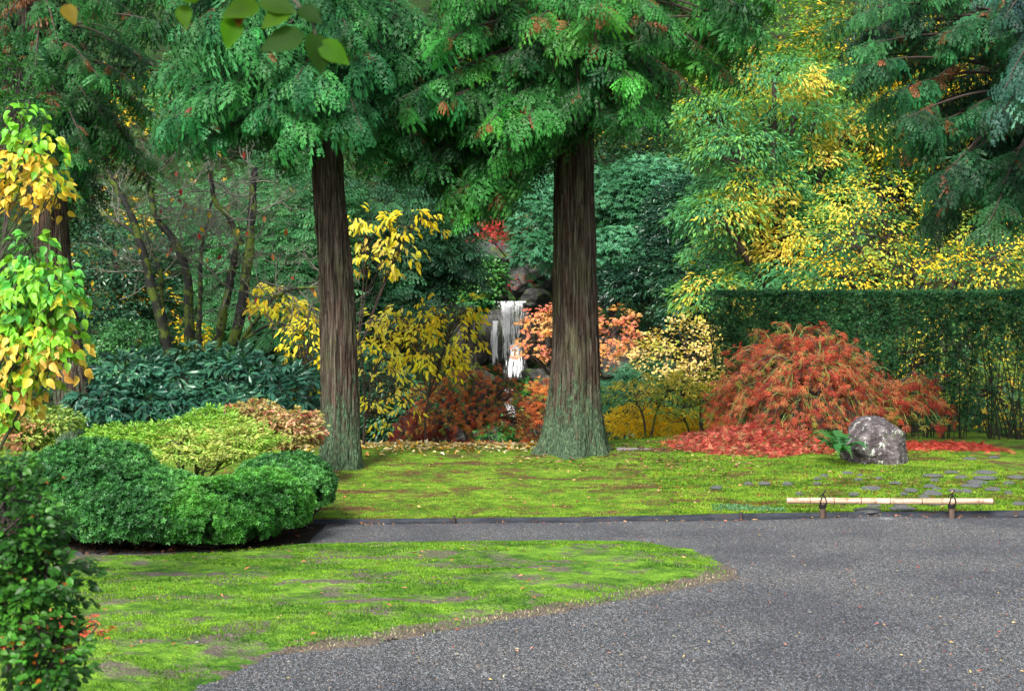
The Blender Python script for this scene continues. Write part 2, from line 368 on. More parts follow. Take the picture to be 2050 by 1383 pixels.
def b_mossbark(n, l, pb, geo):
    pos = geo.outputs['Position']; at = n.new('ShaderNodeAttribute'); at.attribute_name = 'col'
    a = noise(n, l, pos, 30, 5, .6, (1, 1, 3)); b = noise(n, l, pos, 4.5, 5, .65)
    r = ramp(n, l, a.outputs['Fac'], [(.3, (.5,) * 3), (.7, (1.6,) * 3)]); col = mixc(n, l, 1.0, at.outputs['Color'], r.outputs[0], 'MULTIPLY')
    m = ramp(n, l, b.outputs['Fac'], [(.5, (0, 0, 0)), (.56, (1, 1, 1))]); col = mixc(n, l, m.outputs[0], col, (.085, .13, .012)); l.new(col, pb.inputs['Base Color'])
    bump(n, l, pb, a.outputs['Fac'], .7, .02)
def b_floor(n, l, pb, geo):
    pos = geo.outputs['Position']; a = noise(n, l, pos, 1.3, 6, .7); b = noise(n, l, pos, 12, 6, .7)
    c = ramp(n, l, a.outputs['Fac'], [(.35, (.02, .016, .01)), (.5, (.02, .045, .012)), (.66, (.04, .09, .02))])
    fm = ramp(n, l, b.outputs['Fac'], [(.3, (.4,) * 3), (.7, (1.6,) * 3)]); l.new(mixc(n, l, 1.0, c.outputs[0], fm.outputs[0], 'MULTIPLY'), pb.inputs['Base Color']); bump(n, l, pb, b.outputs['Fac'], 1, .08)
def b_water(n, l, pb, geo):
    pos = geo.outputs['Position']; a = noise(n, l, pos, 5, 4, .6, (2.4, .3, .16)); b = noise(n, l, pos, 15, 4, .65, (1.8, .4, .14)); at = n.new('ShaderNodeAttribute'); at.attribute_name = 'col'; sp = n.new('ShaderNodeSeparateColor'); l.new(at.outputs['Color'], sp.inputs[0])
    pb.inputs['Base Color'].default_value = (.94, .96, .98, 1)
    s1 = n.new('ShaderNodeMath'); s1.operation = 'ADD'; l.new(a.outputs['Fac'], s1.inputs[0]); l.new(b.outputs['Fac'], s1.inputs[1])
    s2 = n.new('ShaderNodeMath'); s2.operation = 'MULTIPLY_ADD'; l.new(sp.outputs[0], s2.inputs[0]); s2.inputs[1].default_value = .28; l.new(s1.outputs[0], s2.inputs[2])
    h = n.new('ShaderNodeMapRange'); h.inputs[1].default_value = 1.16; h.inputs[2].default_value = 1.27; h.inputs[3].default_value = .02; h.inputs[4].default_value = 1; l.new(s2.outputs[0], h.inputs[0]); l.new(h.outputs[0], pb.inputs['Alpha'])
def b_pond(n, l, pb, geo):
    pb.inputs['Base Color'].default_value = (.015, .022, .02, 1); a = noise(n, l, geo.outputs['Position'], 5, 4); bump(n, l, pb, a.outputs['Fac'], .15, .05)
def b_steel(n, l, pb, geo):
    a = noise(n, l, geo.outputs['Position'], 8, 6, .7, (.5, 1, 3)); c = ramp(n, l, a.outputs['Fac'], [(.4, (.012, .015, .021)), (.55, (.03, .037, .05)), (.63, (.04, .026, .02))]); l.new(c.outputs[0], pb.inputs['Base Color'])
def b_bamboo(n, l, pb, geo):
    a = noise(n, l, geo.outputs['Position'], 60, 4, .6, (.06, 1, 1)); b = noise(n, l, geo.outputs['Position'], 14, 5, .7, (1, 1, 1))
    c = ramp(n, l, a.outputs['Fac'], [(.38, (.36, .25, .17)), (.58, (.58, .45, .34))]); r = ramp(n, l, b.outputs['Fac'], [(.54, (1, 1, 1)), (.64, (.5, .42, .38))])
    at = n.new('ShaderNodeAttribute'); at.attribute_name = 'col'
    l.new(mixc(n, l, 1.0, mixc(n, l, 1.0, c.outputs[0], r.outputs[0], 'MULTIPLY'), at.outputs['Color'], 'MULTIPLY'), pb.inputs['Base Color'])
M = {}
M['gravel'] = stdmat('gravel', b_gravel, .55, .5)
M['lawn'] = stdmat('lawn_moss', mossbuild((.19, .37, .028), (.10, .23, .018), (.03, .10, .008), (.13, .11, .09), .55), .9, .2)
M['bank'] = stdmat('bank_moss', mossbuild((.23, .38, .03), (.12, .25, .015), (.05, .13, .008), (.11, .06, .028), .545), .9, .2)
M['bark'] = stdmat('cedar_bark', b_bark, .9, .2)
M['mossbark'] = stdmat('mossy_bark', b_mossbark, .7, .35)
M['branch'] = stdmat('branch', b_attr(50, .4), .7, .3)
M['floor'] = stdmat('forest_floor', b_floor, .95, .1)
M['boulder'] = stdmat('boulder_rock', b_rock((.035, .028, .030), (.095, .080, .086), (.19, .165, .175), .575, .565), .85, .3)
M['rock'] = stdmat('wet_rock', b_rock((.015, .016, .015), (.05, .05, .045), (.13, .125, .115), .66, .53, (.05, .085, .012)), .5, .5)
M['stone'] = stdmat('flat_stone', b_rock((.10, .108, .11), (.18, .19, .195), (.27, .285, .29), .75, .57), .38, .5)
M['water'] = stdmat('falling_water', b_water, .5, .5)
M['pond'] = stdmat('pond_water', b_pond, .05, .5)
M['steel'] = stdmat('steel_edging', b_steel, .75, .25); M['bamboo'] = stdmat('bamboo', b_bamboo, .38, .5)
M['post'] = stdmat('dark_post', b_attr(40, .5, (1, 1, .2)), .7, .3); M['rope'] = stdmat('black_rope', b_attr(120, .4), .8, .2)
M['leaf'] = leafmat('leaf', .42, .28); M['gloss'] = leafmat('glossy_leaf', .3, .12, .5); M['soft'] = leafmat('soft_leaf', .55, .42, .2, (1.2, 1.05, .4)); M['cedar'] = leafmat('cedar_leaf', .55, .25, .28, (1.1, 1.2, .4)); M['overleaf'] = leafmat('overhead_leaf', .6, .55, .15, (1.3, 1.2, .5)); M['dry'] = leafmat('fallen_leaf', .45, .1, .45, (1.1, .9, .5))

# ------------------------------------------------------------------ palettes (linear colours, weight)
CEDAR = [((.020, .135, .022), 3), ((.036, .20, .035), 3), ((.014, .085, .018), 2), ((.055, .25, .03), 2)]
BROWN = (.24, .085, .03)
def pal_pick(pal, n, r=None):
    c = np.array([p[0] for p in pal]); w = np.array([p[1] for p in pal], float); w = np.cumsum(w / w.sum())
    r = RNG.random(n) if r is None else r
    return c[np.minimum(np.searchsorted(w, r), len(pal) - 1)]
def jit(c, a=.22):
    n = len(c); f = 1 + RNG.uniform(-a, a, (n, 1)); return np.clip(c * f * (1 + RNG.uniform(-.08, .08, (n, 3))), .002, .95)

# ================================================================== THE SETTING
def grid(xs, ys, zf, mat, name, col=None, mask=None, smooth=True):
    Xg, Yg = np.meshgrid(xs, ys) if xs.ndim == 1 else (xs, ys)
    Z = zf(Xg, Yg); h, w = Z.shape; V = np.stack([Xg, Yg, Z], -1).reshape(-1, 3)
    i = np.arange(h - 1)[:, None] * w + np.arange(w - 1)[None]; f = np.stack([i, i + 1, i + w + 1, i + w], -1).reshape(-1, 4)
    if mask is not None: mk = mask.reshape(-1); f = f[mk[f].all(1)]
    mb = MB(); mb.add(V, f, (0, 0, 0) if col is None else np.repeat(col.reshape(-1, 1), 3, 1)); return mb.build(name, mat, smooth=smooth)
gy = np.concatenate([np.linspace(-30, 5, 10), np.linspace(5.2, 13.6, 70)]); gx = np.concatenate([np.linspace(-60, -6, 8), np.linspace(-5.8, 6.5, 110), np.linspace(7, 60, 8)])
def gravel_z(X, Y):
    z = .012 * fbm(X * 1.3, Y * 1.3, seed=3)
    z += .03 * np.exp(-((X - 3.4) / .5) ** 2 - ((Y - 12.85) / .14) ** 2)
    return z - sstep(.0, .5, Y - kerbY(X) - .02) * .3
tag(grid(gx, gy, gravel_z, M['gravel'], 'gravel_path'), kind='structure')
# forest floor and hillside
fx = np.linspace(-60, 60, 150); fy = np.concatenate([np.linspace(12.9, 30, 60), np.linspace(30.5, 88, 70)])
tag(grid(fx, fy, lambda X, Y: g(X, Y) - .06 + .25 * fbm(X * .6, Y * .6, seed=5) * sstep(24, 32, Y), M['floor'], 'hillside'), kind='structure')
# moss bank behind the edging
bx = np.linspace(-7.5, 8, 400); bt = np.concatenate([np.linspace(0, 6, 200), np.linspace(6.1, 11, 50)])
BX, BT = np.meshgrid(bx, bt); BY = kerbY(BX) + .012 + BT
def bank_z(X, Y): return g(X, Y) + (.022 * fbm(X * 2.2, Y * 3.0, seed=8) + .014 * fbm(X * 9, Y * 12, seed=9, o=3)) * sstep(0, .4, Y - kerbY(X))
edge = .30 * sstep(.25, .0, abs(BX - (2.3 + (BY - 14.2) * .9)) - .1 * fbm(BX * 3, BY * 3)) * sstep(13.2, 13.6, BY) * sstep(15.2, 14.2, BY)
for cx, cy, sx, sy in [(.7, 15.2, 1.3, .12), (1.1, 14.6, .8, .1), (1.75, 13.75, .45, .22), (1.9, 17.6, .9, .3), (-1.5, 14.3, .6, .15), (-.6, 16.4, 1.0, .2)]:
    edge = np.maximum(edge, .55 * np.exp(-((BX - cx) / sx) ** 2 - ((BY - cy) / sy) ** 2))
bank = tag(grid(BX, BY, bank_z, M['bank'], 'moss_bank', col=edge), kind='structure')
# moss lawn island, outline in photograph pixels on flat ground
LP = [(-700, 1450), (-500, 1128), (190, 1113), (380, 1106), (540, 1094), (700, 1087), (900, 1084), (1200, 1083), (1300, 1088), (1390, 1104), (1440, 1126), (1462, 1146), (1445, 1160), (1330, 1183), (1200, 1210), (1100, 1228), (1000, 1243), (860, 1266), (700, 1290), (560, 1312), (470, 1340), (400, 1375), (200, 1450)]
LW = np.array([[(x - 1025) / (y - 691.5) * 1.6, 1.6 * F / (y - 691.5)] for x, y in LP])
LW = smoothpath(np.vstack([LW, LW[:1]]), 140)[:-1]
def polydist(X, Y, poly):
    sh = X.shape; p = np.stack([X.ravel(), Y.ravel()], -1); a = poly; b = np.roll(poly, -1, 0); dm = np.full(len(p), 1e9); ins = np.zeros(len(p), bool)
    for q, r in zip(a, b):
        ab = r - q; t = np.clip(((p - q) @ ab) / max(ab @ ab, 1e-12), 0, 1); dm = np.minimum(dm, np.linalg.norm(p - q - t[:, None] * ab, axis=1))
        c = ((q[1] > p[:, 1]) != (r[1] > p[:, 1])); xi = q[0] + (p[:, 1] - q[1]) / (r[1] - q[1] + 1e-12) * (r[0] - q[0]); ins ^= c & (p[:, 0] < xi)
    return np.where(ins, dm, -dm).reshape(sh)
lx = np.linspace(-4.2, 2.0, 330); ly = np.linspace(5.6, 11.8, 330); LX, LY = np.meshgrid(lx, ly); LD = polydist(LX, LY, LW)
LDn = LD + .10 * fbm(LX * 5, LY * 5, seed=31) + .02 * vn(LX * 25, LY * 25, seed=32)
def lawn_z0(X, Y, D): return .035 * sstep(-.03, .6, D) - .02 * sstep(0, -.06, D) + (.02 * fbm(X * 2.5, Y * 2.5, seed=12) + .012 * fbm(X * 11, Y * 11, seed=13, o=3)) * sstep(0, .2, D) + .006
ledge = sstep(.30, .02, LD) * (sstep(10.7, 9.6, LY) * .62 * sstep(-2.2, -.4, LX) + .12)
for cx, cy, sx, sy in [(-2.6, 10.7, 1.5, .13), (-1.2, 10.3, 1.2, .12), (-.3, 9.9, .9, .12), (-1.2, 9.2, .9, .1), (.3, 10.1, .7, .08), (-2.3, 9.5, .7, .08), (-.8, 8.55, .6, .08)]:
    ledge = np.maximum(ledge, .52 * np.exp(-((LX - cx) / sx) ** 2 - ((LY - cy) / sy) ** 2))
lawn = tag(grid(LX, LY, lambda X, Y: lawn_z0(X, Y, LDn), M['lawn'], 'moss_lawn', col=ledge, mask=(LDn > -.05)), kind='structure')
def lawn_z(X, Y): return lawn_z0(X, Y, polydist(np.atleast_1d(X), np.atleast_1d(Y), LW))

# moss shoots and grass blades (real relief on both moss surfaces)
def shoots(name, X, Y, Z, h, pal, mat, label, cat, k=2):
    n = len(X); mb = MB(); pos = np.stack([X, Y, Z - h * .2], -1); d = np.stack([rnd(-.8, .8, n), rnd(-.8, .8, n), np.ones(n)], -1); n0 = norm(RNG.normal(size=(n, 3)))
    c = jit(pal_pick(pal, n, np.clip(.5 + .55 * fbm(X * 2.2, Y * 4, seed=41) * 2.2 + rnd(-.25, .25, n), 0, 1)), .25)
    add_leaves(mb, 'slim' if k == 2 else 'tuft', pos, d, n0, h, c); return tag(mb.build(name, mat), label, cat, kind='stuff')
n = 95000; X = rnd(-4.2, 2.0, n); Y = rnd(6.2, 11.6, n); D = polydist(X, Y, LW); k = (D > .02 + rnd(0, .12, n)) & (fbm(X * 1.6, Y * 2.2, seed=44) < .10 + rnd(0, .06, n)); X, Y, D = X[k], Y[k], D[k]
shoots('moss_shoots', X, Y, lawn_z0(X, Y, D), rnd(.010, .026, len(X)), [((.05, .16, .01), 2), ((.11, .26, .015), 3), ((.20, .38, .025), 3)], M['soft'], 'short bright green moss shoots covering the lawn island in the gravel', 'moss')
n = 85000; X = rnd(-3.5, 5.6, n); t = rnd(0, 1, n) ** 1.3 * 6.8; Y = kerbY(X) + .03 + t
shoots('moss_shoots', X, Y, bank_z(X, Y), rnd(.010, .022, n) * (1 + .6 * (X > 1.5)), [((.20, .11, .03), .6), ((.05, .14, .008), 2.8), ((.13, .27, .015), 3), ((.26, .41, .03), 2.4)], M['soft'], 'olive and lime moss shoots covering the sloping bank behind the edging', 'moss')
n = 2600; X = rnd(1.2, 5.6, n); Y = rnd(13.6, 16.6, n); k = (fbm(X * 1.6, Y * 4, seed=46) > -.02); X, Y = X[k], Y[k]
shoots('star_moss', X, Y, bank_z(X, Y), rnd(.03, .055, len(X)), [((.06, .17, .01), 3), ((.14, .3, .015), 3), ((.22, .14, .03), .8)], M['soft'], 'coarse green star moss among the flat stones', 'moss', 6)
n = 1100; X = np.concatenate([rnd(1.9, 2.55, n)]); Y = 13.25 - (X - 1.9) * .25 + rnd(-.12, .12, n)
shoots('creeping_groundcover', X, Y, bank_z(X, Y), rnd(.02, .045, n), [((.12, .28, .13), 2), ((.06, .18, .07), 1)], M['leaf'], 'patch of blue green creeping plants behind the edging left of the bamboo rail', 'ground cover', 6)
n = 1500; X = rnd(-1.2, 1.6, n); yl = np.interp((X), LW[70:, 0][::-1][np.argsort(LW[70:, 0][::-1])], LW[70:, 1][::-1][np.argsort(LW[70:, 0][::-1])]); Y = yl + rnd(-.03, .22, n) ** 1
shoots('dry_grass', X, Y, lawn_z(X, Y), rnd(.01, .028, n), [((.20, .16, .10), 3), ((.30, .26, .16), 2), ((.10, .24, .03), 2.5)], M['dry'], 'brown dry grass along the lower edge of the moss lawn', 'dry grass')

# steel edging
def strip(name, xs, yf, zb, zt, th, mat):
    mb = MB(); n = len(xs); y = yf(xs); V = []
    for dy, z in ((0, zb), (0, zt), (th, zt), (th, zb)): V.append(np.stack([xs, y + dy, (z + xs * 0)], -1))
    V = np.stack(V, 1).reshape(-1, 3); i = np.arange(n - 1)[:, None] * 4; j = np.arange(4)[None]; k = (j + 1) % 4
    mb.add(V, np.stack([i + j, i + 4 + j, i + 4 + k, i + k], -1).reshape(-1, 4)); mb.add(V[:4], [[0, 1, 2, 3]]); mb.add(V[-4:], [[3, 2, 1, 0]]); return mb.build(name, mat)
ke = thing('lawn_edging', 'long dark steel edging strip between the gravel path and the moss bank', 'edging', (0, 12.6, 0))
cuts = [-6.5, -3.3, -.55, 1.28, 3.1, 4.95, 7.5]
for a, b in zip(cuts[:-1], cuts[1:]):
    xs = np.linspace(a, b - .004, 12); zt = np.interp(xs, [-2, 1, 2.5, 6], [.045, .05, .062, .068]); o = strip('edging_plate', xs, kerbY, -.05, zt, .012, M['steel']); o.parent = ke; o.location = (0, -12.6, 0)
for xx in (-.52, 2.1):
    mb = MB(); tube(mb, [[xx, kerbY(xx) - .02, -.05], [xx, kerbY(xx) - .02, .075]], .012, 6, (.05, .035, .03)); mb.build('stake', M['post'], ke)

# ================================================================== rocks
def ico(sub):
    t = (1 + 5 ** .5) / 2; v = [(-1, t, 0), (1, t, 0), (-1, -t, 0), (1, -t, 0), (0, -1, t), (0, 1, t), (0, -1, -t), (0, 1, -t), (t, 0, -1), (t, 0, 1), (-t, 0, -1), (-t, 0, 1)]
    f = [(0, 11, 5), (0, 5, 1), (0, 1, 7), (0, 7, 10), (0, 10, 11), (1, 5, 9), (5, 11, 4), (11, 10, 2), (10, 7, 6), (7, 1, 8), (3, 9, 4), (3, 4, 2), (3, 2, 6), (3, 6, 8), (3, 8, 9), (4, 9, 5), (2, 4, 11), (6, 2, 10), (8, 6, 7), (9, 8, 1)]
    v = [np.array(x, float) / np.linalg.norm(x) for x in v]
    for _ in range(sub):
        c = {}; nf = []
        def m(a, b):
            k = (min(a, b), max(a, b))
            if k not in c: q = v[a] + v[b]; v.append(q / np.linalg.norm(q)); c[k] = len(v) - 1
            return c[k]
        for a, b, d in f: x, y, z = m(a, b), m(b, d), m(d, a); nf += [(a, x, z), (b, y, x), (d, z, y), (x, y, z)]
        f = nf
    return np.array(v), np.array(f)
ICO = {i: ico(i) for i in (1, 2, 3, 4)}
def rockv(sub, seed, amp=.25, cuts=7, rough=.05):
    r = np.random.RandomState(seed); v, f = ICO[sub]; v = v.copy(); v *= (1 + amp * fbm(v[:, 0] * 1.3 + seed, v[:, 1] * 1.3, v[:, 2] * 1.3, o=3, seed=seed))[:, None]
    for _ in range(cuts):
        nn = norm(r.randn(3)); h = r.uniform(.62, .85); dd = v @ nn - h; v -= np.where(dd > 0, dd * .88, 0)[:, None] * nn
    v *= (1 + rough * fbm(v[:, 0] * 5, v[:, 1] * 5, v[:, 2] * 5, o=4, seed=seed + 3))[:, None]; return v, f
def rock(name, c, s, seed, mat, sub=3, parent=None, label=None, cat=None, amp=.25, cuts=7, rough=.06, rz=0, smooth=False, group=None):
    v, f = rockv(sub, seed, amp, cuts, rough)
    if sub >= 4:
        r_ = np.random.RandomState(seed); pl = [(norm(r_.randn(3)), r_.uniform(.62, .95)) for _ in range(16)] + [(q, 1.0) for q in np.vstack([np.eye(3), -np.eye(3)])]; v = polyrock(ICO[4][0], pl); f = ICO[4][1]; nv = norm(v); v = v + nv * (.10 * fbm(v[:, 0] * 3, v[:, 1] * 3, v[:, 2] * 4, o=4, seed=seed) - .06 * abs(fbm(v[:, 0] * 6, v[:, 1] * 6, v[:, 2] * 9, o=3, seed=seed + 5)))[:, None]
    v = v * np.array(s); cz, sz = math.cos(rz), math.sin(rz)
    v = np.stack([v[:, 0] * cz - v[:, 1] * sz, v[:, 0] * sz + v[:, 1] * cz, v[:, 2]], -1) + np.array(c); mb = MB(); mb.add(v, f)
    o = mb.build(name, mat, parent, smooth=smooth, loc=c)
    if label: tag(o, label, cat, group)
    return o
# the boulder beside the red maple: profile extruded into a lopsided dome
bc = P(1752, 893, 16.6)
def polyrock(v, planes, k=26):
    nn = norm(np.array([p[0] for p in planes], float)); h = np.array([p[1] for p in planes]); q = np.maximum(v @ nn.T, 1e-4) / h
    return v * (1 / ((q ** k).sum(1) ** (1 / k)))[:, None]
v, f = ICO[4]
v2, f2 = ico(5)
rr = polyrock(v2, [((-.85, -.25, .50), .285), ((.99, -.12, .10), .345), ((.05, -.25, 1), .375), ((.62, -.1, .78), .385), ((-.45, -.35, .85), .34), ((-.12, -1, .16), .27), ((.80, -.70, .02), .345), ((-.95, -.45, -.05), .32), ((0, 1, .1), .3), ((-.6, .8, 0), .33), ((.6, .8, 0), .34), ((0, 0, -1), .5), ((.25, -.8, .6), .36), ((-.5, -.9, -.3), .30)])
rn = norm(rr); rr = rr + rn * (.035 * fbm(rr[:, 0] * 5, rr[:, 1] * 5, rr[:, 2] * 7, o=3, seed=77) - .022 * abs(fbm(rr[:, 0] * 11, rr[:, 1] * 11, rr[:, 2] * 22, o=4, seed=78)) + .012 * fbm(rr[:, 0] * 30, rr[:, 1] * 30, rr[:, 2] * 40, o=3, seed=79))[:, None]
rr = rr * np.array([1.03, 1, .80]) + bc + np.array([0, 0, .0]); mb = MB(); mb.add(rr, f2)
tag(mb.build('boulder', M['boulder'], smooth=True, loc=bc), 'large purple grey boulder with lichen patches beside the fern on the moss', 'boulder')
# flat stones set in the moss (parts of the bank)
ST = [(1650, 954, 18), (1697, 949, 20), (1722, 954, 10), (1636, 960, 12), (1719, 960, 14), (1761, 959, 14), (1577, 968, 22), (1636, 970, 14), (1793, 970, 22), (1867, 953, 34), (1871, 964, 18), (1926, 957, 26), (1972, 947, 40), (1973, 961, 42), (1958, 968, 34), (1945, 974, 36), (1743, 980, 38), (1863, 976, 24), (1875, 982, 16), (1824, 985, 24), (1810, 991, 14), (1911, 984, 22), (1934, 984, 20), (1989, 981, 28), (1866, 990, 36), (1710, 992, 20), (1942, 921, 24), (1990, 916, 20), (2020, 970, 20), (2019, 991, 14), (1749, 1014, 26), (1803, 1014, 24), (1871, 1011, 38), (1807, 1020, 46), (1737, 1023, 50), (1436, 980, 22), (1498, 969, 18), (1531, 969, 22), (1905, 946, 26), (1850, 1000, 18), (1960, 1004, 30), (2035, 958, 30), (2040, 1010, 26), (1600, 990, 12)]
stmesh = []
for i in range(6):
    v, f = rockv(2, 200 + i, .2, 5, .03); mb = MB(); mb.add(v, f); stmesh.append(mb.mesh('stone', M['stone'], smooth=True))
for i, (x, y, w) in enumerate(ST):
    D = 14.0
    for _ in range(12): D = (1.6 - float(g((x - 1025) * D / F, D))) * F / (y - 691.5)
    X = (x - 1025) * D / F; Wd = w * D / F * .62; zz = float(bank_z(np.array(X), np.array(D)))
    o = bpy.data.objects.new('stone', stmesh[i % 6]); COL.objects.link(o); o.parent = bank; o.location = (X, D, zz + .008); o.scale = (Wd, Wd * random.uniform(.7, 1.0), .026); o.rotation_euler = (random.uniform(-.05, .12), 0, random.uniform(0, .6))
rock('stone', (3.40, 12.78, -.005), (.13, .07, .035), 31, M['stone'], 3, None, 'flat grey stone half buried in gravel at the edging under the bamboo rail', 'stone', smooth=True)
rock('pebble', (-1.645, 7.3, .055), (.02, .014, .009), 33, M['boulder'], 2, None, 'small dark pebble lying on the near part of the moss lawn', 'pebble', smooth=True)

# ================================================================== bamboo rail
br = thing('bamboo_rail', 'low bamboo barrier rail tied to two short dark posts beside the gravel', 'rail', (3.4, 12.9, 0))
DR = 12.88; zr = 1.6 - (1002 - 691.5) * DR / F; node = [1575, 1621, 1669, 1723, 1781, 1845, 1912, 1987]
xw = [(q - 1025) * DR / F for q in node]
for i in range(7):
    a, b = xw[i], xw[i + 1]; L = b - a; xs = np.array([a, a + .004, a + .012, a + L * .5, b - .012, b - .004, b]); rad = np.array([.026, .0315, .0288, .0282, .0288, .0315, .026]) * (.98 + .02 * (i % 2))
    mb = MB(); tube(mb, np.stack([xs, DR + 0 * xs, zr - .0012 * np.arange(7) * 0 - (xs - xw[0]) * .003 + .002 * np.sin(xs * 3)], -1), rad, 20, (1, .96, .92)); sg = mb.build('bamboo_segment', M['bamboo'], br, smooth=False)
    mb = MB(); tube(mb, [[b - .006, DR, zr - (b - xw[0]) * .003 + .002 * math.sin(b * 3)], [b + .004, DR, zr - (b - xw[0]) * .003 + .002 * math.sin(b * 3)]], .0312, 20, (.30, .22, .17)); mb.build('bamboo_node', M['bamboo'], sg)
for xp in (1647, 1905):
    X = (xp - 1025) * DR / F; zt = zr - .026
    mb = MB(); tube(mb, [[X, DR, -.1], [X, DR, zt - .012], [X, DR, zt]], [.029, .028, .025], 16, (.075, .05, .038)); po = mb.build('post', M['post'], br)
    mb = MB()
    for k in range(4): th = np.linspace(0, 2 * np.pi, 15); tube(mb, np.stack([X + .031 * np.cos(th), DR + .031 * np.sin(th), zt - .012 - .008 * k + .003 * np.cos(th)], -1), .005, 5, (.012, .012, .013), False)
    for sx in (-1, 1):
        p = np.array([[sx * .026, -.02, -.03], [sx * .026, -.034, .0], [sx * .018, -.034, .03], [sx * .004, -.02, .058], [sx * .0 + .006, -.004, .066]]) + [X, DR, zr - .003]; tube(mb, smoothpath(p, 10), .0055, 5, (.012, .012, .013))
        p = np.array([[sx * .026, .02, -.03], [sx * .026, .034, .0], [sx * .016, .03, .04], [0, .0, .064]]) + [X, DR, zr]; tube(mb, smoothpath(p, 8), .005, 5, (.012, .012, .013))
    p = np.array([[0, -.01, .05], [.008, -.012, .075], [.024, -.01, .098], [.022, -.01, .105]]) + [X, DR, zr - .004]; tube(mb, smoothpath(p, 8), [.006] * 5 + [.005, .004, .003], 5, (.012, .012, .013))
    mb.build('rope_tie', M['rope'], po)

# ================================================================== cedars
def trunk_mesh(path, rads, flare, seed, rings=150, segs=90, lobes=.95, ridges=.08, roots=()):
    pts = smoothpath(path, rings); z0 = pts[0, 2]; r = np.interp(np.linspace(0, 1, rings), np.linspace(0, 1, len(rads)), rads)
    th = np.linspace(0, 2 * np.pi, segs, endpoint=False); H = pts[:, 2] - z0
    TH, HH = np.meshgrid(th, H); cx, sy = np.cos(TH), np.sin(TH)
    R = r[:, None] * (1 + ridges * (1 - 2 * abs(vn(cx * 4.5, sy * 4.5, HH * .45, seed=seed))) + .03 * vn(cx * 12, sy * 12, HH * .8, seed=seed + 1) + .05 * vn(cx * 1.5, sy * 1.5, HH * .5, seed=seed + 2))
    lob = 1 + lobes * vn(cx * 1.6, sy * 1.6, 0, seed=seed + 4) + lobes * .5 * vn(cx * 4, sy * 4, 0, seed=seed + 5)
    R = R + flare * np.exp(-HH / .20) * lob + flare * .22 * np.exp(-HH / .8) * lob
    for (a, L, w) in roots: dd = np.angle(np.exp(1j * (TH - a))); R = R + L * np.exp(-(dd / w) ** 2) * np.exp(-HH / .11)
    V = np.stack([pts[:, 0:1] + R * cx, pts[:, 1:2] + R * sy, np.repeat(pts[:, 2:3], segs, 1)], -1)
    i = np.arange(rings - 1)[:, None] * segs; j = np.arange(segs)[None]; k = (j + 1) % segs; mb = MB(); mb.add(V.reshape(-1, 3), np.stack([i + j, i + k, i + segs + k, i + segs + j], -1).reshape(-1, 4)); mb.V = V; mb.ax = pts; return mb
def sample_poly(poly, n):
    poly = np.array(poly, float); lo, hi = poly.min(0), poly.max(0); out = []
    while sum(map(len, out)) < n: q = rnd(lo, hi, (n * 2, 2)); out.append(q[polydist(q[:, 0], q[:, 1], poly) > 0])
    return np.concatenate(out)[:n]
